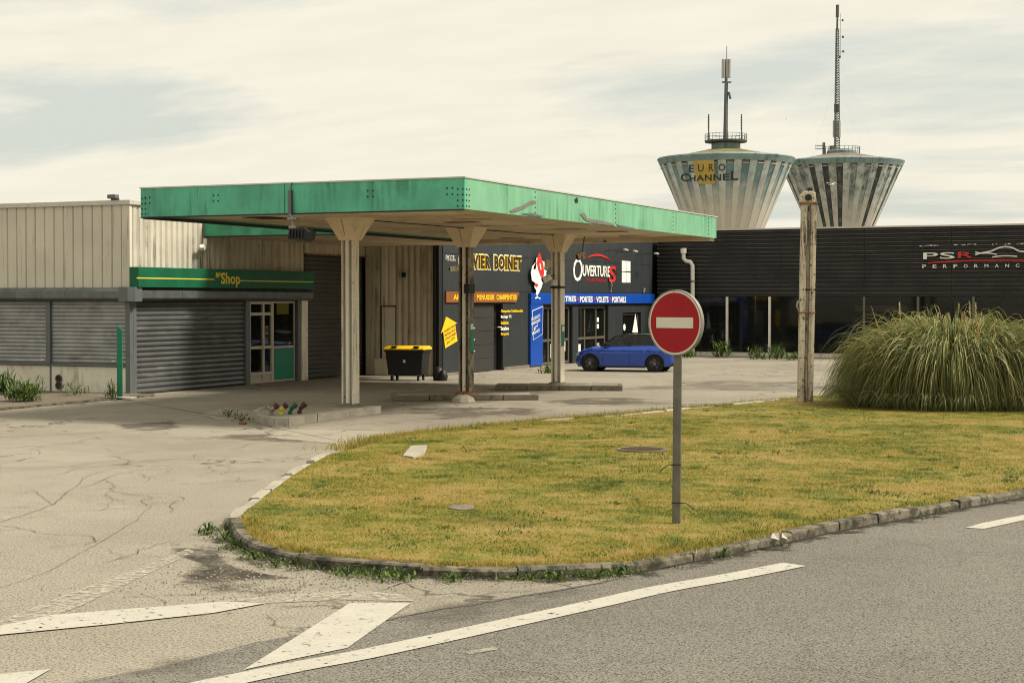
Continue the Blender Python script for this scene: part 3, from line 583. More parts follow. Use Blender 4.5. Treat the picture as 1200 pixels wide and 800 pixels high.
for i in range(4200):
    a = random.uniform(0, 2*math.pi); rr = math.sqrt(random.random()); lump = 1+.10*math.sin(3*a+1)+.07*math.sin(7*a); d = Vector((math.cos(a)*1.18, math.sin(a)*.82, 0)); P0 = d*2.35*rr*lump; L = random.uniform(.35, .95)
    P1 = P0+d*L*.5+Vector((0, 0, L*.9)); P2 = P0+d*L*random.uniform(.7, 1.0)+Vector((random.gauss(0, .1), random.gauss(0, .1), random.uniform(0, .2)))
    bez_strap(P0, P1, P2, random.uniform(.006, .014), min(.7, max(0, random.gauss(.3, .2))), 5)
o = leaf_obj('foliage', V, F, rn, 'pampas', pg); o['kind'] = 'stuff'
for i in range(24):
    x = random.uniform(-1.5, 1.2); y = random.uniform(-1.0, .2); h = random.uniform(1.9, 2.7); lx = random.uniform(-.3, .3)*h; ly = random.uniform(-.2, .05)*h
    if i in (0, 1, 2): x = -1.2+i*.15; y = -1.2; h = 1.7+.25*i; lx = -.65
    mb = MB().tube([(x, y, .3), (x+lx*.5, y+ly*.5-.2, h*.6), (x+lx, y+ly-.25, h)], [.010, .008, .005], 5, True)
    st = part('stalk', mb, 'straw', pg, local=True)
    if i % 4 == 3:
        V, F, rn = [], [], []
        for k in range(90):
            q = random.random(); strap(V, F, rn, (x+lx*(1+.12*q), y+ly-.25, h-.02+.38*q), random.uniform(0, 6.28), .10*(1.1-q*.6), 1.0, .004, 1.5, random.uniform(.75, 1), 2)
        leaf_obj('plume', V, F, rn, 'pampas', pg)['kind'] = 'stuff'
def weed(pos, h, n, label, spread=.5, tone=(0, 1), name='weed', cat='weed', broad=.02, group=None):
    V, F, rn = [], [], []
    for i in range(n):
        a = random.uniform(0, 6.28); r = random.random()**.7*spread*.5; nx, ny = r*math.cos(a), r*math.sin(a); hh = h*random.uniform(.35, 1)
        strap(V, F, rn, (nx, ny, hh*random.uniform(0, .7)), random.uniform(0, 6.28), hh*.5, R(random.uniform(20, 80)), broad*random.uniform(.6, 1.5), random.uniform(.5, 2), random.uniform(*tone), 3)
    o = thing(name, label, cat, pos, group); lf = leaf_obj('foliage', V, F, rn, 'weed', o); lf['kind'] = 'stuff'
    for i in range(5):
        stem = MB()
        a = random.uniform(0, 6.28); e = Vector((math.cos(a)*spread*.3, math.sin(a)*spread*.3, h*random.uniform(.6, .95))); stem.tube([(0, 0, 0), e*.5+Vector((0, 0, .05)), e], [.008, .006, .003], 4)
        part('stem', stem, M['weed'], o, local=True)
    return o
weed(G(28, 470, .06), .75, 420, 'big leafy green weed bush in front of the left shutter plinth', .95, broad=.022)
weed(G(4, 462, .06), .75, 200, 'dark weed clump at the left edge of the frame by the plinth', .6, (0, .5), broad=.03)
weed(G(44, 461, .06), .65, 60, 'thin upright weed against the plinth between bush and vents', .5, broad=.012)
weed(G(88, 463, .06), .45, 120, 'low spreading weed below the round plinth vents', .9, broad=.014)
weed(G(131, 466, .06), .55, 110, 'slender weed just left of the green steel post', .4, broad=.014)
weed(G(243, 626, 0), .20, 60, 'small isolated weed tuft left of the kerb nose', .22, broad=.014)
for i, (x, y, s, l) in enumerate([(263, 632, .5, 'leafy weeds hugging the outer tip of the kerb nose'), (278, 641, .4, 'weed tuft under the cracked kerbstone at the nose'), (300, 655, .4, 'short weed tuft below the front kerb of the nose'), (325, 664, .45, 'weed tuft on washed soil beside the kerb'),
        (408, 674, .5, 'bright green rosette weed at the kerb foot above the hatching'), (447, 678, .5, 'weeds at the kerb foot above the big white bar'), (470, 680, .4, 'thin weeds growing from the kerb joint left of the crack'), (533, 681, .4, 'tiny weed at the kerb foot near the long crack'), (622, 679, .55, 'weed patch at the kerb foot mid curve'), (655, 679, .35, 'sprig of weed at the kerb joint'), (700, 677, .45, 'bright weed at the kerb joint below the sign'), (728, 673, .45, 'low weeds where the long crack meets the kerb'), (848, 653, .25, 'lone weed in the kerb joint right of the sign')]):
    weed(G(x, y, 0)+Vector((0, -.02, 0)), .13, int(80*s/.4), l, s, (.3, 1), broad=.013)
for i, (x, y, l) in enumerate([(268, 488, 'dry weed tuft in the slab joint left of the pipe stubs'), (283, 494, 'weed tuft at the left end of the front pump island'), (318, 489, 'weed behind the front island edge by the pipes')]):
    weed(G(x, y, 0), .22, 60, l, .6, (.2, .8), broad=.014)
for x, y, h, l in [(846, 419, 1.1, 'tall weed at the left white post of the dark showroom'), (887, 421, .7, 'yellowish weed under the dark car in the showroom window'), (911, 421, .8, 'weed right of the second white showroom post'), (805, 419, .9, 'bushy weed at the foot of the white downpipe'), (930, 422, .5, 'low weed left of the peeling pole, along the showroom wall'), (643, 437, .35, 'small green weed by the wall between blue pillar and third column')]:
    weed(G(x, y, 0), h, 160, l, .9, (.1, .9), broad=.03)
# stubble of weeds along the far edge of the verge
fx, fy = [], []
acc = [p for p in catmull(far, 8)[10:] if p.x < 2]
for p in acc:
    for k in range(260): fx.append(p.x+random.gauss(0, .35)); fy.append(p.y+random.gauss(0, .14)-.05)
grow('verge_edge_grass', 'blade', np.array(fx), np.array(fy), .0, .07, .15, .008, lean=.9)
nx_, ny_ = [], []
for p in inset(catmull(near, 14), .25):
    if p.x < 3:
        for k in range(40): nx_.append(p.x+random.gauss(0, .12)); ny_.append(p.y+random.gauss(0, .04))
grow('kerb_edge_grass', 'blade', np.array(nx_), np.array(ny_), .09, .02, .06, .006, lean=1.2)
wx, wy = [], []
for _k in range(420):
    cx_, cy_ = random.uniform(-15, 4), random.uniform(15, 40)
    if not inside(np.array([cx_]), np.array([cy_]), np.array([(p.x, p.y) for p in isl]))[0]: continue
    sz = random.uniform(.03, .16)
    for k in range(random.randrange(12, 50)): wx.append(cx_+random.gauss(0, sz)); wy.append(cy_+random.gauss(0, sz))
grow('lawn_weeds', 'weed', np.array(wx), np.array(wy), .09, .015, .055, .010, lean=1.8)
wx, wy = [], []
for _k in range(26):
    p = nearS[random.randrange(0, len([q for q in nearS if q.x < 2]))]
    for k in range(random.randrange(10, 34)): wx.append(p.x+random.gauss(0, .10)); wy.append(p.y-.05-abs(random.gauss(0, .05)))
grow('kerb_foot_grass', 'weed', np.array(wx), np.array(wy), .0, .03, .10, .008, lean=1.2)
st = MB()
for i in range(520):
    p = G(random.gauss(320, 80), random.gauss(682, 13)); s = random.uniform(.004, .013); a = random.uniform(0, 3)
    st.prism([(math.cos(a+k*1.26)*s*random.uniform(.7, 1.2), math.sin(a+k*1.26)*s) for k in range(5)], (p.x, p.y, .0), (1, 0, 0), (0, 1, 0), (0, 0, 1), .008+s*.6)
for i in range(500):
    p = nearS[random.randrange(0, k0+25)]+Vector((random.gauss(0, .25), -abs(random.gauss(0, .25)), 0)); s = random.uniform(.004, .012); a = random.uniform(0, 3)
    st.prism([(math.cos(a+k*1.26)*s*random.uniform(.7, 1.2), math.sin(a+k*1.26)*s) for k in range(5)], (p.x, p.y, .0), (1, 0, 0), (0, 1, 0), (0, 0, 1), .006+s*.5)
part('loose_gravel', st, 'kerb_pale', kind='stuff')

# ================================================================== SHOP BUILDING (shuttered petrol shop)
XS, YL, YC, XB, YP = -29.3, 38.5, 52.5, -26.2, 76.5
WL, WS, WR, WB, WP = Wall('Y', YL), Wall('X', XS), Wall('Y', YC), Wall('X', XB), Wall('Y', YP)
shop = thing('shop_building', 'low beige corrugated shop building with grey roller shutters left of the canopy', 'building', (XS, YL, 0))
part('wall', MB().box(-46, XS-.14, YL+.14, 90, 0, 5.5), 'dark', shop)
part('roof', MB().box(-46, XS-.05, YL+.05, 90, 5.5, 5.56), 'trim', shop)
def rib_prof(u, p, d=.055, g=.03): return [(u+.003, -.02), (u+p-.003, -.02), (u+p-.003, .0), (u+p-g, d), (u+g, d), (u+.003, 0)]
def ribs(wall, u0, u1, p, z0, z1, m, parent, **k):
    n = max(1, round((u1-u0)/p)); p = (u1-u0)/n; first = None
    for i in range(n):
        if first is None:
            first = part('cladding_panel', wall.vprof(rib_prof(u0, p, **k), z0, z1), m, parent)
        else:
            o = first.copy(); COL.objects.link(o); o.parent = parent; o.location = wall.U*(p*i); ORG[o.name] = ORG[first.name]
ribs(WL, -37.6, XS-.22, .346, 3.10, 5.52, 'beige', shop)
part('cladding_sheet', WL.b(-46, -37.6, 3.1, 5.52, -.02, .05), 'beige', shop)
part('corner_trim', WL.b(XS-.21, XS+.07, 3.1, 5.52, -.05, .065), 'beige', shop, bevel=.01)
ribs(WS, YL+.08, 42.15, .27, 3.1, 5.52, 'beige_dirty', shop, d=.05, g=.06)
ribs(WS, 42.2, 48.15, .33, 3.1, 5.52, 'beige_ret', shop, d=.05, g=.08)
ribs(WS, 48.2, YC-.05, .33, 4.33, 5.52, 'beige_ret', shop, d=.05, g=.08)
for a, b in ((-46, -36.4), (-36.38, -32.9), (-32.88, XS+.12)): part('parapet_trim', WL.b(a, b, 5.52, 5.66, -.1, .12), 'trim', shop, bevel=.01)
part('parapet_trim', WS.b(YL-.0, YC, 5.525, 5.655, -.1, .12), 'trim', shop, bevel=.01)
# shutter boxes: octagonal housings in lengths
octo = [(.0, 2.74), (.28, 2.74), (.36, 2.82), (.36, 3.02), (.24, 3.125), (0, 3.125)]
for i, (a, b) in enumerate(((-46, -36.5), (-36.49, -35.0), (-34.99, -33.2), (-33.19, -31.35), (-31.34, XS-.10))): part('shutter_box_segment', WL.hprof(octo, a, b), 'shutter_box', shop)
yy = [YL+.12, 40.6, 42.9, 44.5, 46.1, 48.2]
for a, b in zip(yy, yy[1:]): part('shutter_box_segment', WS.hprof(octo, a+.006, b-.006), 'shutter_box', shop)
part('shutter_box_corner', MB().prism([(XS-.1, YL-.375), (XS+.22, YL-.375), (XS+.372, YL-.22), (XS+.372, YL+.11), (XS-.1, YL+.11)], (0, 0, 2.72), (1, 0, 0), (0, 1, 0), (0, 0, 1), .42), 'post', shop)
def slats(wall, u0, u1, z0, z1, pitch, n0, m, parent, name='shutter_curtain', dep=.028, label=None):
    rs_ = random.Random(int(u0*100))
    n = round((z1-z0)/pitch); p = (z1-z0)/n; prof = [(n0-.02, z0)]
    for i in range(n):
        z = z0+i*p; dj = rs_.uniform(.75, 1.25)
        for t, d in ((.0, 0), (.22, .75), (.5, 1), (.78, .75), (.97, 0)): prof.append((n0+d*dep*dj, z+t*p))
    prof.append((n0-.02, z1)); sh = part(name, wall.hprof(prof, u0, u1), m, parent, label=label)
    return sh
slats(WL, -32.09, XS-.08, .90, 2.74, .118, .03, 'shutter', shop)
slats(WL, -34.95, -32.26, .90, 2.74, .118, .03, 'shutter', shop)
slats(WL, -38.0, -35.1, .90, 2.74, .118, .03, 'shutter', shop)
for u in (-32.175, -35.02, -38.1): part('shutter_guide', WL.b(u-.08, u+.08, .86, 2.74, 0, .13), 'post', shop, bevel=.01)
for u in (-32.35, -29.75): part('shutter_handle', WL.b(u-.13, u+.0, .97, 1.0, .06, .09), 'white', shop)
part('window_sill', WL.b(-46, XS-.10, .82, .895, -.1, .10), 'post', shop, bevel=.01)
px_ = [-46, -37, -34.6, -32.16, XS-.09]
for a, b in zip(px_, px_[1:]): part('plinth_panel', WL.b(a+.012, b-.012, .0, .81, -.05, .03), 'plinth', shop, bevel=.006)
part('plinth_gap', WL.b(-32.19, -32.13, .0, .81, -.04, .045), 'post', shop)
for y in (443.5, 451.5):
    u, z = WL.px(70, y); q = WL.P(u, z, .03)
    o = part('vent', MB().lathe([(.125, .0), (.125, -.03), (.10, -.03), (.095, -.005)], q, 20, 'y'), 'conc', shop, smooth=30); part('vent_hole', MB().lathe([(.093, -.006), (.093, -.012)], q, 20, 'y'), 'black', o)
part('corner_post', MB().box(XS-.07, XS+.10, YL-.12, YL+.06, 0, 2.72), 'post', shop, bevel=.015)
M['shutter_mid'] = mat('worn_roller_shutter', (.125, .13, .128), .34, .3, .25, 1.5, streak=(.30, .30, .29), sscale=(.6, .6, 5), sthr=(.56, .75), spots=(.05, .045, .04), spthr=(.62, .70))
slats(WS, YL+.22, 44.38, .02, 2.74, .155, .02, 'shutter_mid', shop, dep=.05, label='wide right hand roller shutter with wavy dull slats')
part('shutter_guide', WS.b(YL+.07, YL+.21, 0, 2.74, 0, .09), 'post', shop); part('shutter_guide', WS.b(44.39, 44.64, 0, 2.74, -.02, .12), 'post', shop)
# glazed double door and green panel
def glazing(wall, u0, u1, z0, z1, cols, rows, fw, m, parent, name='door', n0=-.06, n1=.03, kick=None, gm='glass'):
    "frame bars around panes; cols / rows are the inner cut positions"
    us = [u0]+cols+[u1]; zs = [z0]+rows+[z1]; fr = MB(); h = fw/2
    for i, u in enumerate(us):
        a, b = (u, u+fw) if i == 0 else (u-fw, u) if i == len(us)-1 else (u-h, u+h); wall.box(fr, a, b, z0, z1, n0, n1)
    for j, z in enumerate(zs):
        a, b = (z, z+fw) if j == 0 else (z-fw, z) if j == len(zs)-1 else (z-h, z+h)
        for i in range(len(us)-1): wall.box(fr, us[i]+fw*.5+.001, us[i+1]-fw*.5-.001, a, b, n0+.004, n1-.004)
    d = part(name, fr, m, parent)
    for i in range(len(us)-1):
        for j in range(len(zs)-1):
            part('pane', wall.b(us[i]+h, us[i+1]-h, zs[j]+h, zs[j+1]-h, n0+.02, n0+.035), (kick if kick and j == 0 else gm), d)
    return d
dd = glazing(WS, 44.68, 46.12, .02, 2.72, [45.55], [.34, 1.2, 2.30], .10, 'alu', shop, n0=-.04, n1=.05, kick='alu')
u, z = 45.5, 1.25; part('handle', MB().tube([WS.P(u, 1.0, .09), WS.P(u, 1.45, .09)], .015, 6), 'alu', dd)
part('notice', WS.b(45.72, 45.93, 1.60, 1.9, -.018, -.012), 'white', dd); part('notice', WS.b(45.72, 45.93, 1.28, 1.55, -.018, -.012), 'mast_lt', dd)
part('notice', WS.b(45.76, 45.88, 1.70, 1.82, -.011, -.008), 'letter_red', dd)
sp_ = glazing(WS, 46.14, 47.55, .02, 2.72, [], [1.18], .07, 'alu', shop, name='window', n0=-.04, n1=.02, kick='green_door')
part('poster', WS.b(46.45, 47.2, 2.28, 2.66, -.018, -.012), 'yellow_text', sp_)
part('shutter_guide', WS.b(47.58, 47.74, 0, 2.74, -.1, .12), 'post', shop)
part('door_post', WS.b(47.78, 48.17, 0, 3.1, -.02, .16), 'cream', shop, bevel=.01)
# inside the shop window: counter shapes
part('display_rack', WS.b(46.3, 47.3, 1.2, 1.5, -.6, -.3), 'black', shop); part('display_rack', WS.b(46.6, 47.1, 1.5, 2.0, -.6, -.5), 'shutter_box', shop)
# garage door, frame, second opening
slats(WS, 48.2, 50.78, .02, 4.30, .16, -.02, 'shutter_dk', shop, name='garage_shutter', dep=.03)
part('garage_frame', WS.b(50.8, 51.9, 0, 4.32, -.1, .05), 'cream', shop)
slats(WS, 51.92, 52.30, .02, 4.30, .16, -.05, 'shutter_dk', shop, name='garage_shutter', dep=.03)
part('lintel', WS.b(48.18, 52.45, 4.305, 4.36, -.05, .09), 'rust', shop)
# return wall facing the camera
cw = -26.5
part('return_wall', WR.b(XS+.02, cw, 0, 5.6, -.5, -.03), 'dark', shop)
ribs(WR, -28.02, cw, .255, .02, 5.5, 'beige_ret', shop, d=.06, g=.09)
ribs(WR, -28.66, -28.03, .315, 2.55, 5.5, 'beige', shop, d=.04, g=.08)
part('access_panel', WR.b(-28.60, -28.05, .02, 2.54, -.02, .03), 'beige', shop, bevel=.01)
part('panel_cap', WR.b(-28.63, -28.02, 2.50, 2.56, .031, .07), 'rust', shop)
part('garage_frame', WR.b(XS+.03, -28.68, 0, 5.5, -.02, .04), 'beige_ret', shop)
part('downpipe', MB().tube([WR.P(cw+.12, 0, .08), WR.P(cw+.12, 5.4, .08)], .06, 10), 'black', shop, smooth=40)
part('corner_trim', MB().box(cw+.2, XB-.02, YC-.10, YC+.2, 0, 5.6), 'black', shop)
u, z = WR.px(475, 322); o = part('wall_lamp', MB().lathe([(.17, 0), (.17, -.08), (.12, -.10), (.10, -.07)], WR.P(u, z, .06), 16, 'y'), 'mast_lt', shop, smooth=30); part('lens', MB().lathe([(.10, -.072), (.06, -.12)], WR.P(u, z, .06), 12, 'y'), 'black', o)
u, z = WS.px(243, 281); part('drain_elbow', MB().tube([WS.P(42.15, 4.66, .1), WS.P(42.15, 4.45, .1), WS.P(42.05, 4.36, .14), WS.P(41.8, 4.33, .25), WS.P(41.7, 4.42, .3)], .075, 10), 'white', shop, smooth=50)
# parapet flood lamp
u, z = WL.px(137, 238); pl = thing('roof_floodlight', 'tiny floodlight fixed on the roof edge just left of the green canopy', 'floodlight', WL.P(u, 5.66, .1)); q = WL.P(u, 5.66, .1)
part('bracket', MB().box(q.x-.12, q.x+.16, q.y-.02, q.y+.02, 5.66, 5.70), 'post', pl); part('lamp_head', MB().box(q.x-.17, q.x+.12, q.y-.14, q.y+.06, 5.70, 5.82), 'post', pl, bevel=.02)
# green shop sign
sg = thing('shop_sign', 'long dark green sign board reading BP Shop above the roller shutter', 'sign', (XS+.1, YL, 3.1))
part('board', WS.b(YL-.12, 48.17, 3.13, 3.72, .09, .42), 'green_sign', sg, bevel=.012); WG = Wall('X', XS+.42)
tb = MB(); ua = 44.3
def sgx(x, y): return WG.px(x, y)
text_wall(tb, WG, 'Shop', 258.5, 319.6, 281.0, 336.8, .012, .006, .030, 1.03); part('lettering', tb, 'yellow_text', sg)
tb = MB(); text_wall(tb, WG, 'BP', 252.3, 319.6, 258, 325.4, .012, .006, .02, shear=.1); part('lettering', tb, 'yellow_text', sg)
ln = MB(); a = WG.px(160, 328.3); b = WG.px(251, 331); WG.box(ln, a[0], b[0], 3.38, 3.415, .004, .010); a = WG.px(281, 332); WG.box(ln, a[0], 48.1, 3.355, 3.39, .004, .010); part('stripe', ln, 'yellow_text', sg)
# green post on the kerb corner
gp = thing('steel_post', 'slim green steel post standing at the shop corner', 'post', G(141, 466, .05)); q = G(141, 466, .05)
part('post', MB().prism([(-.075, 0), (.075, 0), (.075, 1.88), (.0, 1.97), (-.075, 2.0)], q+Vector((0, -.03, 0)), _r, (0, 0, 1), (-_r.y, _r.x, 0), .06), 'green_post', gp, bevel=.008)
part('base_plate', MB().box(q.x-.2, q.x+.45, q.y-.12, q.y+.14, .055, .085), 'white', gp)

# ================================================================== CANOPY
CX0, CX1, CY0, CY1, CZ0, CZ1 = -23.33, -14.95, 31.1, 49.5, 4.705, 5.365
can = thing('station_canopy', 'flat petrol station canopy with peeling green fascia on cream steel columns', 'canopy', (-19.2, 40.6, 0))
FW_, FE_ = Wall('Y', CY0), Wall('X', CX1)
part('roof_deck', MB().box(CX0+.08, CX1-.08, CY0+.08, CY1-.08, 5.10, 5.30), 'trim', can)
for a, b in ((CX0, -19.42), (-19.405, CX1)): part('fascia_panel', FW_.b(a, b, CZ0, CZ1, -.06, 0), 'fascia', can)
for a, b in ((CY0+.061, 35.8), (35.81, 40.55), (40.565, 45.3), (45.31, CY1-.062)): part('fascia_panel', FE_.b(a, b, CZ0, CZ1, -.06, 0), 'fascia_side', can)
part('fascia_panel', MB().box(CX0, CX0+.06, CY0+.061, CY1, CZ0, CZ1), 'fascia', can); part('fascia_panel', MB().box(CX0+.061, CX1-.061, CY1-.06, CY1, CZ0, CZ1), 'fascia', can)
part('cap_trim', MB().box(CX0-.02, CX1+.02, CY0-.02, CY0+.08, CZ1, CZ1+.03), 'trim', can); part('cap_trim', MB().box(CX1-.08, CX1+.02, CY0+.081, CY1+.02, CZ1, CZ1+.03), 'trim', can)
part('drip_edge', MB().box(CX0, CX1, CY0-.012, CY0+.02, CZ0-.03, CZ0-.002), 'black', can)
# soffit boards across the width
n = 19; w = (CY1-CY0-.14)/n; first = None
for i in range(n):
    y = CY0+.07+i*w
    if first is None: first = part('soffit_panel', MB().box(CX0+.065, CX1-.065, y+.008, y+w-.008, 4.765, 4.80), 'soffit', can)
    else:
        o = first.copy(); COL.objects.link(o); o.parent = can; o.location = (0, w*i, random.uniform(-.006, .006)); ORG[o.name] = ORG[first.name]
part('ceiling_void', MB().box(CX0+.1, CX1-.1, CY0+.1, CY1-.1, 4.83, 4.86), 'dark', can)
for i_, (lx_, ly_) in enumerate([(-21.3, 36.2), (-17.2, 36.2), (-21.3, 42.6), (-17.2, 42.6), (-21.3, 48.0), (-17.2, 48.0)]): fr_ = part('recessed_light', MB().box(lx_-.45, lx_+.45, ly_-.22, ly_+.22, 4.735, 4.762), 'soffit', can); part('diffuser', MB().box(lx_-.38, lx_+.38, ly_-.16, ly_+.16, 4.728, 4.734), 'mast_lt', fr_)
part('cable', MB().tube([(-19.6, 35.3, 4.74), (-19.1, 38.5, 4.71), (-19.3, 40.0, 4.73), (-18.9, 43, 4.70), (-18.9, 45.6, 4.74)], .014, 5), 'black', can)
part('edge_beam', MB().box(CX0+.07, CX1-.07, CY1-.5, CY1-.07, 4.62, 4.755), 'soffit', can)
part('edge_angle', MB().box(CX0-.01, CX0+.10, CY0+.1, CY1-.1, 4.66, 4.725), 'black', can)
part('drain_panel', MB().box(-21.8, -21.1, 33, 34.0, 4.745, 4.762), 'black', can); part('drain_panel', MB().box(-18.5, -17.6, 37.2, 37.6, 4.745, 4.762), 'rust', can); part('drain_panel', MB().box(-17.0, -16.2, 44.2, 44.7, 4.745, 4.762), 'rust', can)
def bolts(wall, u, z, du, dz, nu=2, nz=2):
    for i in range(nu):
        for j in range(nz):
            mb = MB(); q = wall.P(u+(i-(nu-1)/2)*du, z+(j-(nz-1)/2)*dz, .0); ax = 'x' if wall.k == 'X' else 'y'; s = 1 if ax == 'x' else -1
            mb.lathe([(.018, 0), (.018, .012*s), (.009, .018*s)], q, 8, ax); part('bolt', mb, 'black', can)
for x in (173, 253, 434, 527):
    u, _ = FW_.px(x, 232); bolts(FW_, u, 5.09, .13, .13)
bolts(FW_, CX0+.09, 4.95, .1, .12, 2, 4); bolts(FW_, CX1-.10, 4.95, .12, .12, 2, 4)
bolts(FE_, CY0+.15, 4.95, .14, .12, 2, 4)
for y in (34.9, 40.3, 45.1, 48.6): bolts(FE_, y, 5.05, .1, .12, 1, 5)
for a, b in ((CY0+.02, .35), (40.56, .35)): pass
def scrape(pts, m='galv', lift=.004, th=.012):
    q = [PX(x, y, CX1) for x, y in pts]; part('dent', MB().prism([(p.y, p.z) for p in q], (CX1+lift, 0, 0), (0, 1, 0), (0, 0, 1), (1, 0, 0), th), m, can, label='torn bare metal scrape on the fascia')
scrape([(597, 247), (603, 244), (612, 241), (619, 236), (626, 234.5), (628, 238), (622, 239.5), (614, 244), (606, 247.5), (599, 249)])
scrape([(611, 250.5), (622, 249.5), (636, 253), (634, 254.5), (620, 252.5)], 'post'); scrape([(680, 251), (684, 249), (688, 256), (706, 259), (718, 262), (720, 264.5), (700, 262.5), (686, 259)]); scrape([(722, 263), (735, 265.5), (744, 267.5), (742, 269), (726, 266)], 'post')
scrape([(673, 234), (676, 231), (677, 237), (674.5, 238)], 'black')
# columns
def column(x, cy, m, cap='cream_clean', dirty=False):
    c = MB(); y = cy; top = 4.22
    c.box(x+.13, x+.16, y-.16, y+.16, .15, top); c.box(x-.16, x-.13, y-.16, y+.16, .15, top); c.box(x-.128, x+.128, y-.02, y+.02, .15, top)
    c.box(x-.20, x+.20, y-.20, y+.20, .15, .19)
    k = part('column', c, m, can, bevel=.006)
    part('downpipe', MB().tube([(x-.02, y-.095, .25), (x-.02, y-.095, top)], .055, 12), 'white' if not dirty else 'cream', k, smooth=50)
    part('base_concrete', MB().lathe([(.36, 0), (.30, .05), (.22, .09)], (x, y, .15), 14), 'conc' if not dirty else 'rust', k)
    hw = .455; b = .20; zt = 4.77; cp = MB()
    cp.v += [(x-b, y-b, top), (x+b, y-b, top), (x+b, y+b, top), (x-b, y+b, top), (x-hw, y-hw, zt), (x+hw, y-hw, zt), (x+hw, y+hw, zt), (x-hw, y+hw, zt)]
    cp.f += [(3, 2, 1, 0), (4, 5, 6, 7), (0, 1, 5, 4), (1, 2, 6, 5), (2, 3, 7, 6), (3, 0, 4, 7)]
    cc = part('capital', cp, cap, can, bevel=.008); part('seam', MB().quad((x-.006, y-b-.004, top+.02), (x+.006, y-b-.004, top+.02), (x+.006, y-hw-.004, zt-.04), (x-.006, y-hw-.004, zt-.04)), 'rust', cc)
    return k
c1 = column(-19.73, 34.6, M['cream']); c2 = column(-19.42, 40.5, M['col_dirty'], dirty=True); c3 = column(-18.98, 46.1, M['cream'])
for cx_, cy, z0, z1 in ((-19.42, 40.5, 1.35, 2.15), (-18.98, 46.1, 1.35, 2.0)): part('number_plate', MB().box(cx_+.165, cx_+.18, cy-.12, cy+.10, z0, z1), 'green_door', can); part('sticker', MB().box(cx_+.181, cx_+.185, cy-.10, cy+.08, z1-.2, z1-.04), 'white', can)
part('pipe_clamp', MB().box(-19.40, -19.24, 40.32, 40.68, 2.95, 3.2), 'black', can); part('pipe_clamp', MB().box(-19.16, -18.80, 45.92, 46.28, 3.12, 3.18), 'black', can); part('junction_box', MB().box(-19.06, -18.92, 45.84, 45.92, 3.2, 3.38), 'white', can)
part('paint_patch', MB().box(-19.569, -19.565, 34.50, 34.62, 1.95, 2.3), 'trim', can)
# link canopy to the shop
lk = thing('link_canopy', 'mossy green link roof between the shop wall and the main canopy', 'canopy', (-26, 47, 4.7))
part('fascia', MB().box(XS+.10, CX0-.02, 42.15, 42.21, 4.74, 5.30), 'fascia_link', lk); part('soffit', MB().box(XS+.10, CX0-.02, 42.22, YC-.15, 4.72, 4.80), 'soffit', lk); part('roof', MB().box(XS+.10, CX0-.02, 42.22, YC-.15, 5.2, 5.28), 'trim', lk)
part('drip_edge', MB().box(XS+.10, CX0-.02, 42.13, 42.22, 4.70, 4.735), 'black', lk)
# floodlight bracket hanging on the front fascia
fu, fz = FW_.px(341, 240); q = Vector((fu, CY0-.03, 0))
fl = thing('floodlight', 'black floodlight on a steel strap hanging below the front green fascia', 'floodlight', (fu, CY0, 4.6))
part('strap', MB().box(fu-.05, fu+.05, CY0-.05, CY0-.002, 4.60, 5.22), 'post', fl); part('cable', MB().tube([(fu+.05, CY0-.03, 5.38), (fu+.03, CY0-.05, 5.30), (fu+.055, CY0-.06, 5.1), (fu+.055, CY0-.06, 4.6)], .012, 5), 'black', fl)
part('bracket', MB().tube([(fu+.02, CY0-.05, 4.66), (fu+.12, CY0-.12, 4.60), (fu+.14, CY0-.14, 4.40)], .035, 8), 'galv', fl); part('clamp', MB().box(fu+.04, fu+.26, CY0-.22, CY0-.06, 4.55, 4.60), 'galv', fl); part('clamp', MB().box(fu+.06, fu+.24, CY0-.2, CY0-.08, 4.36, 4.42), 'galv', fl)
hd = MB().prism([(0, -.13), (.50, -.17), (.56, .02), (.42, .12), (.05, .10)], (fu+.13, CY0-.38, 4.25), (1, 0, 0), (0, 0, 1), (0, 1, 0), .34); part('lamp_head', hd, 'black', fl, bevel=.02)
for i in range(5): part('cooling_fin', MB().box(fu+.2+.08*i, fu+.22+.08*i, CY0-.42, CY0-.385, 4.14, 4.33), 'black', fl)
part('lens', MB().box(fu+.2, fu+.58, CY0-.36, CY0-.08, 4.07, 4.085), 'carglass', fl)
# small cameras / lamps on the columns
def cam_unit(name, label, cat, pos, dirn, m, size=.16, ln=.34, mount=None):
    t = thing(name, label, cat, pos); p = Vector(pos); d = Vector(dirn).normalized(); s = d.cross(Vector((0, 0, 1))).normalized(); up = s.cross(d)
    b = MB().prism([(-size/2, -size/2), (size/2, -size/2), (size/2, size/2), (-size/2, size/2)], p, s, up, d, ln); part('housing', b, m, t, bevel=.02)
    e = p+d*ln; part('lens', MB().prism([(size*.32*math.cos(k*.785), size*.32*math.sin(k*.785)) for k in range(8)], e, s, up, d, .02), 'black', t)
    if mount: part('arm', MB().tube([p+d*ln*.4, Vector(mount)], .022, 6), 'post', t)
    return t
L1 = Vector((-19.45, 40.35, 0))
def PD(px, py, X): return PX(px, py, X)
q = PD(537, 314, -19.5); cam_unit('security_camera', 'beige box camera on the left of the second canopy column', 'camera', q, (-.75, -.6, -.12), 'cream', .15, .24, (-19.5, 40.45, q.z+.03))
q = PD(645, 324, -19.1); cam_unit('security_camera', 'beige camera on the left of the third column beside the rooster', 'camera', q, (-.65, -.6, -.45), 'cream', .17, .28, (-19.1, 46.05, q.z+.06))
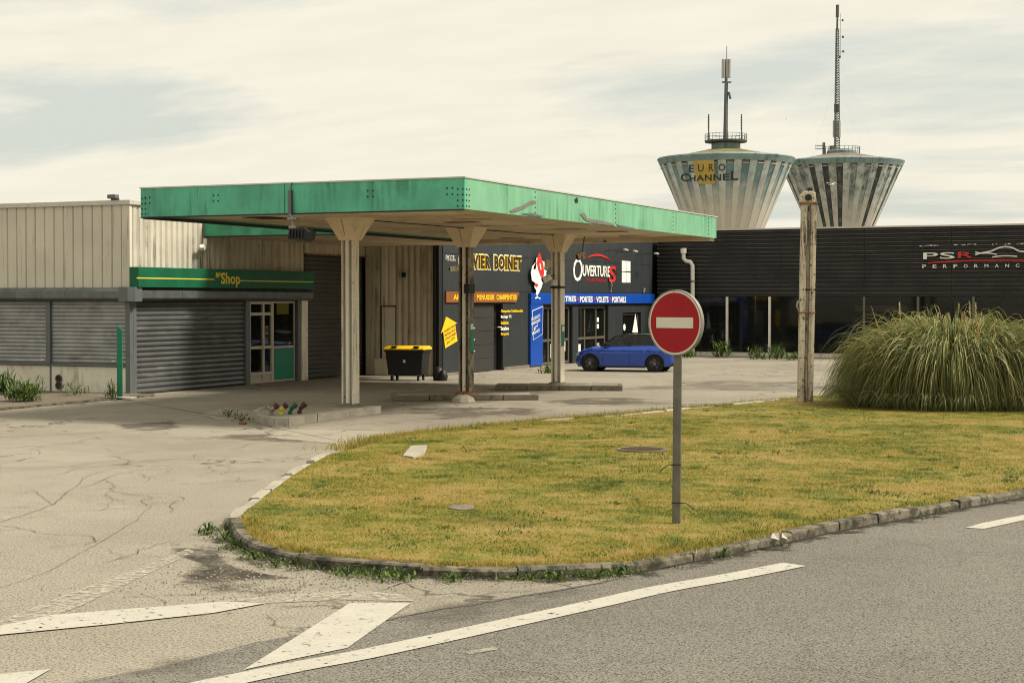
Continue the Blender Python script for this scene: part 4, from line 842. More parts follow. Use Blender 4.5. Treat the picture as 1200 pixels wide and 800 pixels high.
q = PD(642, 311, -19.3); sp2 = part('loudspeaker', MB().lathe([(.05, -.16), (.09, -.05), (.17, .10), (.18, .12), (.15, .11)], (0, 0, 0), 16, 'x'), 'cream', None, smooth=30, origin=(0, 0, 0), label='round weathered loudspeaker high on the third column', cat='loudspeaker'); sp2.location = q; sp2.rotation_euler = (0, R(-55), R(60))
q = PX(685, 298, -18.35); cam_unit('floodlight', 'rusty box floodlight hanging under the canopy edge before the red lettering arc', 'floodlight', q, (-.6, -.6, -.3), 'rust_pole', .22, .26, (q.x, q.y, 4.72))
# ================================================================== PUMP ISLANDS
def island(label, pts, h, wide, pieces):
    a, b = pts[0], pts[1]; d = (b-a).normalized(); s = Vector((-d.y, d.x, 0)); L = (b-a).length
    t = thing('pump_island', label, 'kerb island', a.lerp(b, .5), 'low concrete pump islands under the canopy')
    O = Vector((a.x, a.y, 0)); core = MB().prism([(.14, .14), (L-.14, .14), (L-.14, wide-.14), (.14, wide-.14)], O, d, s, (0, 0, 1), h-.015); part('infill', core, 'slab', t)
    def stone(u0, u1, v0, v1): part('kerbstone', MB().prism([(u0, v0), (u1, v0), (u1, v1), (u0, v1)], O, d, s, (0, 0, 1), h+random.uniform(-.008, .008)), 'conc', t, bevel=.025)
    n = pieces
    for i in range(n):
        u0, u1 = i*L/n+.01, (i+1)*L/n-.01; stone(u0, u1, 0, .14); stone(u0, u1, wide-.14, wide)
    stone(.0, .13, .15, wide-.15); stone(L-.13, L, .15, wide-.15); return t
i1 = thing('pump_island', 'front concrete pump island carrying the four coloured pipe stubs', 'kerb island', G(370, 488), 'low concrete pump islands under the canopy')
pl_ = [G(*p) for p in [(296, 490), (303, 496.5), (322, 499), (338, 499), (372, 493.5), (410, 488.5), (447, 484)]]
bk = [pl_[-1]+Vector((-1.15, .1, 0)), G(296, 486)+Vector((.05, .25, 0))]
poly = pl_+bk; c = sum(poly, Vector())/len(poly)
inn = [p.lerp(c, .13) for p in poly]
part('infill', MB().prism([(p.x, p.y) for p in inn], (0, 0, 0), (1, 0, 0), (0, 1, 0), (0, 0, 1), .165), 'slab', i1)
for i in range(len(poly)):
    a, b = poly[i], poly[(i+1) % len(poly)]; ia, ib = a.lerp(c, .12), b.lerp(c, .12); e = .008
    q = [a.lerp(b, e), b.lerp(a, e), ib.lerp(ia, e), ia.lerp(ib, e)]
    L = (b-a).length; k = max(1, round(L/1.3))
    for j in range(k):
        t0, t1 = j/k+.004, (j+1)/k-.004
        r4 = [q[0].lerp(q[1], t0), q[0].lerp(q[1], t1), q[3].lerp(q[2], t1), q[3].lerp(q[2], t0)]
        part('kerbstone', MB().prism([(p.x, p.y) for p in r4], (0, 0, 0), (1, 0, 0), (0, 1, 0), (0, 0, 1), .18+random.uniform(-.006, .006)), 'kerb_pale', i1)
island('second pump island, dark weathered kerbs round the stained middle column', (G(460, 470), G(632, 468.7)), .16, 1.3, 4)
island('third pump island, the farthest, by the blue car', (G(580, 457.5), G(730, 458)), .17, 1.2, 4)
stn = G(543, 471, 0); part('concrete_rubble', MB().lathe([(.34, 0), (.28, .12), (.12, .2)], stn, 9), 'kerb_pale', origin=stn, label='pale lump of broken concrete against the second pump island', cat='rubble', bevel=.02)
# pipe stubs
M['cap_brown'] = mat('dark_brown_cap', (.07, .028, .018), .6, 0, .3, 8)
M['pipe_green'] = mat('dark_green_pipe', (.01, .09, .05), .5)
for i, (x, y, mp_, cap, lb) in enumerate([(318, 486, 'galv', 'cap_brown', 'bare steel pipe stub with brown cap, leftmost of four'), (329, 485.5, 'yellow_text', 'cap_brown', 'yellow pipe stub with brown cap on the front island'), (340, 485, 'pipe_green', 'pipe_green', 'green pipe stub on the front pump island'), (351, 484.5, 'cap_brown', 'cap_brown', 'dark maroon pipe stub nearest the first column')]):
    q = G(x, y, .17); t = thing('pipe_stub', lb, 'pipe', q, 'pipe stubs on the front pump island'); e = q+Vector((.015, 0, .11)); f = e+Vector((.085, .025, .085))
    part('pipe', MB().tube([q, q+Vector((0, 0, .07)), e, f], .052, 10), mp_, t, smooth=50); part('cap', MB().tube([f-Vector((.02, .006, .024)), f+Vector((.035, .010, .04))], .068, 10), cap, t, smooth=50)
    if i == 0: part('flange', MB().tube([q+Vector((-.02, 0, .13)), q+Vector((-.09, -.02, .20))], .045, 8), 'galv', t)
bx = G(285, 497, 0); part('plastic_scrap', MB().box(bx.x-.09, bx.x+.07, bx.y-.05, bx.y+.05, 0, .05), 'brown', origin=bx, label='faded red plastic scrap by the left end of the front island', cat='litter', bevel=.015)

# ================================================================== WORKSHOP BUILDING (anthracite)
wk = thing('workshop_building', 'anthracite panelled workshop building carrying the carpenter and window maker signs', 'building', (XB, YC, 0))
part('wall', MB().box(-46, XB-.5, YC+.6, 92, 0, 5.8), 'dark', wk)
part('roof', MB().box(-46, XB+.02, YC+.6, YP+.1, 5.8, 5.9), 'anthracite', wk)
ops = [(55.25, 57.35, 0, 2.60), (57.36, 57.95, 0, 2.60), (62.0, 65.3, 0, 2.50), (66.0, 69.7, 0, 2.50), (71.6, 74.2, 0, 2.14)]
us = [YC+.2, 55.25, 57.95, 60.45, 62.0, 65.3, 66.0, 69.7, 71.6, 74.2, 75.85]; zs = [0, 2.14, 2.5, 2.6, 3.07, 4.45, 5.8]
def opened(u, z): return any(a < u < b and c < z < d for a, b, c, d in ops)
for i in range(len(us)-1):
    a, b = us[i], us[i+1]; um = (a+b)/2; runs = []; z0 = 0
    for o in ops:
        if o[0] < um < o[1]: z0 = o[3]
    cuts = [z for z in ([z0] + [3.07, 4.45, 5.8]) if z >= z0]
    for c, d in zip(cuts, cuts[1:]):
        k = max(1, round((b-a)/1.9))
        for j in range(k): part('wall_panel', WB.b(a+(b-a)*j/k+.006, a+(b-a)*(j+1)/k-.006, c+.006, d-.006, -.08, random.uniform(0, .004)), 'anthracite', wk)
part('wall_backing', MB().box(XB-.5, XB-.085, YC+.25, 55.2, 0, 5.8), 'dark', wk); part('wall_backing', MB().box(XB-.5, XB-.085, 55.2, 75.8, 2.62, 5.8), 'dark', wk)
for a, b in ((57.96, 61.98), (65.31, 65.99), (69.71, 71.59), (74.21, 75.8)): part('wall_backing', MB().box(XB-.45, XB-.085, a, b, 0, 2.60), 'dark', wk)
for i in range(5): part('door_section', WB.b(55.30, 57.32, .02+i*.515, .02+(i+1)*.515-.012, -.14, -.10), 'anth_door', wk)
part('door_jamb', WB.b(57.37, 57.94, 0, 2.58, -.3, -.25), 'black', wk)
for z in (.82, 1.25, 1.68): part('door_handle', WB.b(55.0, 55.3, z, z+.03, .01, .05), 'white', wk)
part('door_handle', WB.b(57.5, 57.8, 1.68, 1.71, -.05, .02), 'white', wk)
def shopdoor(a, b, z1, cols, nm='glazed_door'):
    part('reveal', WB.b(a, b, z1-.02, z1-.005, -.4, -.05), 'black', wk)
    return glazing(WB, a+.03, b-.03, .03, z1-.03, cols, [1.05], .11, 'alu_dk', wk, name=nm, n0=-.22, n1=-.14)
gd1 = shopdoor(62.0, 65.3, 2.5, [62.9, 64.1]); gd2 = shopdoor(66.0, 69.7, 2.5, [67.1, 68.5]); gd3 = shopdoor(71.6, 74.2, 2.14, [])
for (a, b, c, d, m, p) in [(64.3, 64.9, .55, 1.0, 'white', gd1), (63.2, 63.9, .3, .9, 'mast_lt', gd1), (64.4, 64.8, 1.3, 1.6, 'green_door', gd1), (68.7, 68.95, 1.45, 1.65, 'letter_white', gd2), (68.7, 68.95, 1.75, 1.95, 'letter_white', gd2), (66.3, 66.7, .4, .8, 'letter_white', gd2), (68.7, 69.0, .3, .8, 'mast_lt', gd2)]:
    part('window_sticker', WB.b(a, b, c, d, -.185, -.175), m, p)
so = MB().lathe([(.16, .0), (.16, .01)], WB.P(72.3, 1.45, -.17), 14, 'x'); part('window_sticker', so, 'letter_white', gd3); part('window_sticker', WB.b(72.1, 72.5, 1.0, 1.1, -.18, -.17), 'letter_white', gd3)
part('wall_flashing', WB.b(YC+.2, 75.85, 5.8, 5.93, -.3, .03), 'anthracite', wk)
for y, z in ((69.3, 4.98), (70.6, 4.95), (73.6, 4.92)):
    q = WB.P(y, z, 0); t = thing('sign_lamp', 'slim arm lamp on the dark wall above the %s' % {69.3: 'end of the red arc', 70.6: 'gap between red arc and painted window', 73.6: 'right end of the wall'}[y], 'lamp', q, 'arm lamps lighting the wall lettering')
    part('arm', MB().tube([q, q+Vector((.9, .25, .05))], .02, 6), 'black', t); part('head', MB().tube([q+Vector((.9, .0, .05)), q+Vector((.9, .5, .03))], .05, 8), 'mast_lt', t)
part('vent_pipe', MB().tube([WB.P(69.9, 3.1, .05), WB.P(69.9, 3.45, .1), WB.P(69.7, 3.6, .12)], .03, 6), 'mast_lt', wk)
part('lamp_hook', MB().tube([WB.P(74.4, 3.12, .05), WB.P(74.4, 3.3, .1)], .06, 6), 'mast_lt', wk)
def sign(name, label, cat, wall, u, z): return thing(name, label, cat, wall.P(u, z, 0))
# carpenter's board
s1 = sign('carpenter_board', 'brown slanted-end board lettered ARTISAN MENUISIER CHARPENTIER in yellow', 'sign', WB, 56, 2.6)
part('board', WB.poly(MB(), [(52.85, 2.66), (59.15, 2.66), (59.45, 3.06), (52.85, 3.06)], .008, .06), 'brown', s1, bevel=.006)
tb = MB()
for w, a, b in (('ARTISAN', 529.5, 553), ('MENUISIER', 557, 577.5), ('CHARPENTIER', 580, 604)): text_wall(tb, WB, w, a, 345.0, b, 351.4, .063, .006, .030, 1.06)
part('lettering', tb, 'yellow', s1)
s2 = sign('carpenter_name_letters', 'outlined black and yellow name letters SARL OLIVIER BOINET on the dark wall', 'sign', WB, 56, 3.9)
def outlined(x0, x1, y0, y1, txt, k=1.0):
    for nm, lift, fat, m in (('lettering_edge', .010, .135, 'letter_white'), ('lettering_glow', .022, .095, 'yellow'), ('lettering', .034, .045, 'letter_black')):
        t1 = MB(); text_wall(t1, WB, txt, x0, y0, x1, y1, lift, .01, fat*k, 1.16, 0, .045*k); part(nm, t1, m, s2)
outlined(537, 573.5, 298.5, 314.5, 'OLIVIER'); outlined(578.5, 610, 300.2, 316, 'BOINET')
for nm, lift, fat, m in (('lettering_edge', .010, .10, 'letter_white'), ('lettering', .022, .0, 'letter_black')):
    t1 = MB(); text_wall(t1, WB, 'SARL', 522.3, 299.8, 532.7, 304.8, lift, .01, fat, 1.2, 0, .0); part(nm, t1, m, s2)
s3 = sign('arrow_sign', 'yellow house-shaped arrow sign tilted on the dark wall left of the garage door', 'sign', WB, 53, 1.5)
ar = [WB.px(*p) for p in [(516.2, 390.5), (522.3, 371), (534.8, 378.5), (532.5, 380), (535.3, 399.5), (521, 408), (518.6, 388)]]
part('board', WB.poly(MB(), ar, .008, .03), 'yellow', s3)
tb = MB()
for k, w in enumerate(('FABRICANT', 'MAISONS', 'OSSATURES', 'BOIS')):
    a = WB.px(519.8+k*.4+(1.6 if k == 3 else 0), 390+k*4.6); b = WB.px(532.3+k*.5-(1.6 if k == 3 else 0), 382.6+k*4.6); A_, B_ = WB.P(*a), WB.P(*b); text_on(tb, w, A_, (B_-A_).normalized(), (0, 0, 1), WB.N, (B_-A_).length, .095, .032, .004, .01)
part('lettering', tb, 'brown', s3)
s4 = sign('trade_list', 'column of yellow and white lines listing carpentry trades on the dark wall', 'sign', WB, 58.6, 1.6)
for k, (w, x1, m) in enumerate((('Charpentes Traditionnelles', 612.5, 'yellow'), ('Bardage TC', 599, 'letter_white'), ('Isolation', 595.5, 'yellow'), ('Escaliers', 596, 'letter_white'), ('Parquets', 595.8, 'yellow'))):
    tb = MB(); y = 362.5+k*6.7; text_wall(tb, WB, w, 586.7, y, x1, y+4.2, .01, .006, .03); part('lettering', tb, m, s4)
s5 = sign('rooster_sign', 'white rooster cut-out with red breast above the blue pillar', 'sign', WB, 61, 3.5)
def zp(pts, m, a, b, par, lab=None): part('cutout', WB.poly(MB(), [WB.px(600+x/7.5, 280+y/7.5) for x, y in pts], a, b), m, par, label=lab)
zp([(188, 215), (184, 262), (168, 272), (160, 262), (166, 238), (180, 207), (150, 245), (140, 300), (148, 365), (176, 385), (170, 425), (188, 452), (183, 490), (200, 490), (212, 470), (232, 425), (240, 395), (262, 350), (280, 335), (272, 300), (284, 250), (268, 208), (240, 192), (225, 170), (190, 165), (186, 190)], 'letter_white', .125, .14, s5)
zp([(195, 175), (205, 130), (216, 122), (222, 140), (232, 175), (248, 230), (254, 300), (242, 352), (225, 330), (205, 280), (190, 215)], 'letter_red', .142, .150, s5, 'red breast and comb'); zp([(210, 212), (222, 222), (228, 268), (221, 272), (213, 235)], 'letter_white', .152, .158, s5)
zp([(174, 388), (200, 396), (200, 412), (184, 425), (172, 405)], 'letter_red', .142, .15, s5)
zp([(188, 490), (194, 490), (195, 510), (208, 512), (222, 518), (218, 532), (205, 520), (192, 520), (178, 528), (172, 516), (188, 508)], 'letter_white', .142, .15, s5)
# blue band, pillar and their lettering
s6 = sign('blue_fascia_sign', 'bright blue fascia band and pillar reading FENÊTRES PORTES VOLETS PORTAILS', 'sign', WB, 68, 2.6)
part('band', WB.b(60.5, 75.9, 2.58, 3.03, .008, .12), 'blue', s6, bevel=.008); part('pillar', WB.b(60.5, 61.75, .06, 2.578, .008, .10), 'blue', s6, bevel=.008)
W6 = Wall('X', XB+.12); tb = MB()
for w, a, b, y in (('FENÊTRES', 648.5, 675, 346.4), ('PORTES', 679.4, 694.3, 347.1), ('VOLETS', 698.5, 712.8, 347.4), ('PORTAILS', 717, 733.4, 347.6)): text_wall(tb, W6, w, a, y-(1.3 if w[1] == 'E' else 0), b, y+7.0, .003, .008, .030, 1.05)
part('lettering', tb, 'letter_white', s6)
tb = MB()
for x in (677.2, 696.5, 715): u, z = W6.px(x, 350.5); tb.prism([(u-.1, z), (u, z-.1), (u+.1, z), (u, z+.1)], W6.P(0, 0, .003), W6.U, (0, 0, 1), W6.N, .01)
part('separator', tb, 'letter_red', s6)
s7 = sign('slogan_panel', 'slanted white-framed blue panel reading PRODUITS FABRIQUÉS EN FRANCE on the pillar', 'sign', Wall('X', XB+.10), 61.1, 1.8); W7 = Wall('X', XB+.10)
fr = [WB.px(*p) for p in [(620.3, 364), (633.3, 358.5), (632.5, 391.5), (621.5, 398.5)]]; cx_ = sum(p[0] for p in fr)/4; cz_ = sum(p[1] for p in fr)/4
part('frame', W7.poly(MB(), fr, .01, .025), 'letter_white', s7); part('panel', W7.poly(MB(), [(cx_+(a-cx_)*.93, cz_+(b-cz_)*.96) for a, b in fr], .027, .033), 'blue', s7)
tb = MB()
for k, w in enumerate(('PRODUITS', 'FABRIQUÉS', 'EN', 'FRANCE')):
    ins = 3.2 if w == 'EN' else (.8 if w == 'FRANCE' else 0); a = W7.px(621.9+ins, 376.3+k*5.6); b = W7.px(632.0-ins, 371.3+k*5.6); A_, B_ = W7.P(*a), W7.P(*b); text_on(tb, w, A_, (B_-A_).normalized(), (0, 0, 1), W7.N, (B_-A_).length, .125 if 'É' not in w else .165, .036, .005, .01)
part('lettering', tb, 'letter_white', s7)
# window maker's logo
s8 = sign('window_maker_logo', 'large white OUVERTURES lettering with red final S under a red arc', 'sign', WB, 68, 4.1)
tb = MB(); text_wall(tb, WB, 'O', 670.8, 303, 681.5, 329.5, .01, .02, .0, shear=.08); text_wall(tb, WB, 'UVERTURE', 682, 311.2, 714.2, 324, .01, .02, .018, shear=.03); part('lettering', tb, 'letter_white', s8)
tb = MB(); text_wall(tb, WB, 'S', 712.4, 311.5, 720.5, 331, .034, .01, .02, shear=.12); part('final_letter', tb, 'letter_red', s8, label='tall red curling final letter S')
tb = MB(); text_wall(tb, WB, 'À GUICHE BOINET', 687, 326, 709.5, 330.2, .01, .01, .0); part('small_lettering', tb, 'letter_red', s8)
arc = [(688, 302.5), (691, 299.5), (697, 297.6), (703, 297.8), (710, 300.5), (715.3, 305.3), (711, 303), (704, 300.4), (697, 299.8), (691.5, 300.8)]; part('red_arc', WB.poly(MB(), [WB.px(*p) for p in arc], .01, .03), 'letter_red', s8)
s9 = sign('window_emblem', 'white four-pane window emblem on the dark wall right of the lettering', 'sign', WB, 72, 4.1)
for r_ in range(2):
    for c_ in range(2): part('pane', WB.poly(MB(), [WB.px(x, y) for x, y in [(728.2+c_*5.2, 305.4+r_*13.3+c_*.4), (732.9+c_*5.2, 305.8+r_*13.3+c_*.4), (732.9+c_*5.2, 317.9+r_*13.3), (728.2+c_*5.2, 317.8+r_*13.3)]], .01, .03), 'letter_white', s9)
# wall base strip
part('base_strip', WB.b(YC+.2, 55.2, 0, .10, .006, .05), 'conc', wk); part('base_strip', WB.b(58.0, 61.9, 0, .12, .006, .05), 'conc', wk)

# ================================================================== WASTE BIN
bp_ = G(478, 445.5, 0); bn_ = thing('waste_container', 'black four-wheeled waste container with yellow lid against the corrugated wall', 'bin', bp_, rz=R(8))
bw, bd = .70, .42
body = MB().prism([(-bw*.86, -bd*.8), (bw*.86, -bd*.8), (bw*.86, bd*.8), (-bw*.86, bd*.8)], (0, 0, .2), (1, 0, 0), (0, 1, 0), (0, 0, 1), .82, taper=lambda a, b: (a*1.14, b*1.2)); part('body', body, 'black', bn_, bevel=.03, local=True)
part('rim', MB().box(-bw-.02, bw+.02, -bd-.02, bd+.02, 1.0, 1.05), 'black', bn_, bevel=.01, local=True)
lid = MB().prism([(-bd-.03, 1.055), (-bd-.03, 1.10), (-bd*.6, 1.17), (bd*.5, 1.19), (bd+.02, 1.13), (bd+.02, 1.055)], (-bw-.03, 0, 0), (0, 1, 0), (0, 0, 1), (1, 0, 0), 2*bw+.06); lo_ = part('lid', lid, 'yellow', bn_, bevel=.02, local=True)
for x in (-.35, .45): part('lid_grip', MB().box(x-.09, x+.09, -bd-.05, -bd+.06, 1.13, 1.19), 'black', lo_, local=True, bevel=.01)
for x in (-.48, .48):
    for y in (-.26, .26): wh = part('wheel', MB().lathe([(.03, -.03), (.09, -.03), (.09, .03), (.03, .03)], (x, y, .09), 14, 'x'), 'rubber', bn_, local=True); part('hub', MB().lathe([(.045, -.035), (.045, .035)], (x, y, .09), 10, 'x'), 'mast_lt', wh, local=True); part('fork', MB().box(x-.045, x+.045, y-.02, y+.02, .10, .22), 'galv', bn_, local=True)
part('sticker', MB().box(-.03, .05, -bd*.96-.012, -bd*.96+.02, .62, .72), 'white', bn_, local=True)
for i, (dx_, dy_, s_) in enumerate(((1.0, .35, .35), (1.25, .2, .28))):
    q = bp_+Vector((dx_, dy_, 0)); mb = MB().lathe([(s_*.5, 0), (s_*.6, s_*.6), (s_*.35, s_*1.2), (.03, s_*1.35)], (0, 0, 0), 9); o = part('rubbish_sack', mb, 'black', None, smooth=50, origin=(0, 0, 0), label=('black sagging rubbish sack touching the right of the yellow-lidded container', 'small dark sack by the black downpipe, right of the larger sack')[i], cat='sack'); o.location = q
rb_ = PY(449, 437, YC-.35); part('low_box', MB().box(rb_.x-.28, rb_.x+.25, YC-.5, YC-.06, 0, .62), 'beige_ret', origin=rb_, label='small beige box housing against the wall left of the container', cat='box', bevel=.02)

# ================================================================== CAR
def make_car(name, label, loc, rz, paint, roof):
    t = thing(name, label, 'car', loc, rz=rz); hw = .87
    # lofted shell: stations along x, rows from sill (or wheel arch) over the shoulder to the centre line
    def lerp_tab(tab, x):
        if x <= tab[0][0]: return tab[0][1]
        for (a, va), (b_, vb) in zip(tab, tab[1:]):
            if x <= b_: t_ = (x-a)/(b_-a); t_ = t_*t_*(3-2*t_) if True else t_; return va+(vb-va)*t_
        return tab[-1][1]
    topz = [(0, .56), (.05, .66), (.18, .745), (.5, .845), (.95, .935), (1.3, .96), (2.2, .985), (3.2, 1.02), (3.75, 1.045), (3.95, .97), (4.05, .70)]
    botz = [(0, .36), (.10, .22), (.4, .19), (3.7, .20), (3.9, .25), (4.05, .40)]
    wid = [(0, .52), (.06, .66), (.2, .775), (.5, .85), (1.0, .875), (3.2, .875), (3.7, .84), (3.95, .76), (4.05, .62)]
    def lowz(x):
        z = lerp_tab(botz, x)
        for cx in (.80, 3.34):
            if abs(x-cx) < .36: z = max(z, .31+math.sqrt(.36**2-(x-cx)**2))
        return z
    xs = sorted(set([0, .02, .05, .1, .15, .22, .3, .4, .438, .441, 1.159, 1.162, 2.978, 2.981, 3.699, 3.702, 3.75, 3.8, 3.86, 3.92, 3.97, 4.01, 4.035, 4.05]+[.45+i*.05 for i in range(15)]+[1.2+i*.15 for i in range(12)]+[2.99+i*.05 for i in range(15)]))
    rows = [0, .12, .28, .45, .60, .72, .82, .90, .96, 1.0]; mb = MB(); nr = len(rows)+3
    for sgn in (-1, 1):
        for x in xs:
            zl, zt = lowz(x), lerp_tab(topz, x); w_ = lerp_tab(wid, x)
            for r in rows:
                z = zl+(zt-zl)*r; zr = max(0, (z-.70)/.30); y = w_-.035*max(0, (.42-z)/.2)-.10*zr**2.2*(1 if x > .9 else .7)+.010*math.exp(-((z-.76-.03*(x/4))/.035)**2)-.016*math.exp(-((z-.48)/.10)**2)
                if r > .93: y -= .035*(r-.93)/.07
                mb.v.append((x-2.02, sgn*y, z))
            for k, f_ in enumerate((.80, .45, 0)): mb.v.append((x-2.02, sgn*w_*f_*(.88), zt+(.012, .028, .035)[k]))
    nx = len(xs)
    for sI in (0, 1):
        for i in range(nx-1):
            for j in range(nr-1):
                a = (sI*nx+i)*nr+j; b_ = a+nr; mb.f.append((a, b_, b_+1, a+1) if sI == 0 else (a, a+1, b_+1, b_))
    for e, fl in ((0, True), (nx-1, False)):
        for j in range(nr-1):
            a = e*nr+j; b_ = (nx+e)*nr+j; mb.f.append((a, a+1, b_+1, b_) if fl else (a, b_, b_+1, a+1))
    mb.v = [((.80-(.80-(x+2.02))*.78-2.02) if x+2.02 < .80 else x, y, z) for x, y, z in mb.v]
    part('body', mb, paint, t, local=True, smooth=50)
    part('grille', MB().box(-1.865, -1.82, -.50, .50, .26, .50), 'black', t, local=True, bevel=.02); part('licence_plate', MB().box(2.022, 2.04, -.26, .26, .52, .63), 'white', t, local=True)
    part('underbody', MB().box(-1.75, 1.8, -.68, .68, .18, .60), 'black', t, local=True)
    # cabin shell: bottom outline at belt, top outline at roof
    zb = [(1.20, .95), (1.75, 1.34), (2.15, 1.425), (2.9, 1.43), (3.55, 1.33), (3.80, 1.03)]
    def cy(z): return .76-(z-.95)*.36
    g1 = MB()
    for s_ in (-1, 1):
        for x, z in zb: g1.v.append((x-2.02, s_*cy(z), z))
    k = len(zb); g1.f += [tuple(range(k)), tuple(range(2*k-1, k-1, -1))]
    for i in range(k): j = (i+1) % k; g1.f.append((j, i, i+k, j+k))
    part('glasshouse', g1, 'carglass_clear', t, local=True, smooth=20)
    rf = MB()
    rp = [(1.72, 1.345), (2.15, 1.445), (2.9, 1.452), (3.60, 1.345), (3.74, 1.335)]
    for s_ in (-1, -.6, .6, 1):
        for x, z in rp: rf.v.append((x-2.02, s_*(cy(z)+.012), z-(.03 if abs(s_) == 1 else 0)))
    m_ = len(rp)
    for a in range(3):
        for i in range(m_-1): rf.f.append((a*m_+i, a*m_+i+1, (a+1)*m_+i+1, (a+1)*m_+i))
    part('roof', rf, roof, t, local=True, smooth=40)
    for s_ in (-1, 1):
        def sd(pts, m, nm, off=.008, th=.012):
            q = MB(); q.v = [(x-2.02, s_*(cy(z)+off), z) for x, z in pts]+[(x-2.02, s_*(cy(z)+off+th), z) for x, z in pts]; kk = len(pts); q.f = [tuple(range(kk)), tuple(range(2*kk-1, kk-1, -1))]+[(i, (i+1) % kk, kk+(i+1) % kk, kk+i) for i in range(kk)]; return part(nm, q, m, t, local=True)
        sd([(3.30, 1.02), (3.82, 1.045), (3.72, 1.33), (3.50, 1.36), (3.42, 1.30)], paint, 'rear_pillar'); sd([(1.16, .955), (1.27, .955), (1.80, 1.33), (2.15, 1.405), (2.9, 1.41), (3.5, 1.33), (3.5, 1.37), (2.9, 1.45), (2.12, 1.445), (1.72, 1.36)], 'black', 'window_frame', .004)
        sd([(2.28, .99), (2.36, .99), (2.42, 1.41), (2.33, 1.41)], 'black', 'door_pillar', .006); sd([(1.25, .955), (3.4, 1.015), (3.4, 1.035), (1.25, .975)], 'black', 'belt_trim', .03)
        for a in (1.30, 2.36): part('door_seam', MB().box(a-2.026, a-2.018, s_*(hw+.002)-.002, s_*(hw+.002)+.002, .30, .90), 'black', t, local=True)
        for a in (2.05, 3.02): part('door_handle', MB().box(a-2.02, a-1.84, s_*(hw-.012)-.02, s_*(hw-.012)+.02, .82, .85), paint, t, local=True, bevel=.008)
        part('mirror', MB().prism([(-.06, -.08), (.10, -.06), (.12, .06), (-.02, .08)], (-.62, s_*.86-.07, 1.03), (1, 0, 0), (0, 0, 1), (0, 1, 0), .15), 'black', t, local=True, bevel=.02)
        part('headlight', MB().prism([(.05, .60), (.10, .70), (.42, .78), (.36, .70), (.12, .60)], (-1.86, s_*.74-.03, 0), (1, 0, 0), (0, 0, 1), (0, 1, 0), .06), 'mast_lt', t, local=True); part('tail_light', MB().prism([(3.82, .78), (4.05, .80), (4.03, .94), (3.86, .90)], (-2.02, s_*.75-.03, 0), (1, 0, 0), (0, 0, 1), (0, 1, 0), .06), 'letter_red', t, local=True)
        part('side_skirt', MB().box(-.85, .95, s_*.80-.05, s_*.80+.05, .155, .215), 'black', t, local=True)
        for cx in (.80, 3.34):
            ar_ = MB(); ar_.tube([(cx-2.02+.37*math.cos(R(a_)), s_*(hw-.01), .31+.37*math.sin(R(a_))) for a_ in range(-8, 189, 14)], .018, 5); part('arch_trim', ar_, 'black', t, local=True)
            x = cx-2.02; w = part('wheel', MB().lathe([(.19, -.10), (.30, -.105), (.318, -.07), (.318, .07), (.30, .105), (.19, .10)], (x, s_*.77, .318), 28, 'y'), 'rubber', t, local=True, smooth=40)
            rm = MB().lathe([(.215, s_*.085), (.225, s_*.10), (.205, s_*.10)], (x, s_*.77, .318), 24, 'y')
            for k_ in range(5):
                a = k_*2*math.pi/5+.3
                for da in (-.16, .16):
                    d = Vector((math.cos(a+da), 0, math.sin(a+da))); e = Vector((math.cos(a), 0, math.sin(a)))
                    rm.tube([Vector((x, s_*.86, .318))+e*.03, Vector((x, s_*.865, .318))+d*.205], .014, 4)
            part('rim', rm, 'rim', w, local=True); part('hub', MB().lathe([(.06, s_*.10), (.05, s_*.115)], (x, s_*.77, .318), 10, 'y'), 'galv', w, local=True); part('brake_disc', MB().lathe([(.13, s_*.06), (.13, s_*.075)], (x, s_*.77, .318), 16, 'y'), 'galv', w, local=True)
            part('wheel_well', MB().lathe([(.352, -.10), (.352, s_*.03)], (x, s_*.74, .318), 24, 'y'), 'dark', t, local=True)
    part('rear_spoiler', MB().box(1.62, 1.80, -.55, .55, 1.335, 1.365), paint, t, local=True, bevel=.01)
    for y in (-.5, .5): pass
    part('windscreen_frame', MB().tube([(-.82, -.76, .96), (-.27, -.63, 1.345)], .02, 6), 'black', t, local=True)
    for yy2 in (-.36, .36):
        part('seat', MB().prism([(-.12, .75), (.02, .78), (.16, 1.22), (.06, 1.25), (-.02, 1.0)], (0, yy2-.2, 0), (1, 0, 0), (0, 0, 1), (0, 1, 0), .40), 'black', t, local=True, bevel=.03)
    part('rear_bench', MB().prism([(.85, .75), (1.05, .80), (1.22, 1.2), (1.12, 1.22), (.95, .98)], (0, -.6, 0), (1, 0, 0), (0, 0, 1), (0, 1, 0), 1.2), 'black', t, local=True, bevel=.03)
    part('dashboard', MB().prism([(-.95, .80), (-.55, .85), (-.55, .99), (-.85, .98)], (0, -.65, 0), (1, 0, 0), (0, 0, 1), (0, 1, 0), 1.3), 'black', t, local=True, bevel=.02)
    return t
wA, wB = G(692, 435), G(766, 436); ang = math.atan2(wB.y-wA.y, wB.x-wA.x); mid = wA.lerp(wB, .5); dv = Vector((-math.sin(ang), math.cos(ang), 0))
car = make_car('parked_car', 'blue hatchback parked before the dark window shop, partly behind the sign', mid+dv*.87-Vector((math.cos(ang), math.sin(ang), 0))*.05, ang, M['paint'], M['roof_sheen'])
fc = PX(744, 395, XB+.9); flg = thing('feather_flag', 'small white pennant standing behind the roof of the blue car', 'flag', (fc.x, fc.y, 0)); q = Vector((fc.x, fc.y, 0))
part('pole', MB().tube([q, q+Vector((0, 0, 1.9))], .02, 6), 'galv', flg); part('banner', MB().prism([(-.38, 1.25), (.38, 1.25), (.22, 1.65), (.03, 2.10), (-.2, 1.6)], q, (0, 1, 0), (0, 0, 1), (1, 0, 0), .02), 'letter_white', flg)
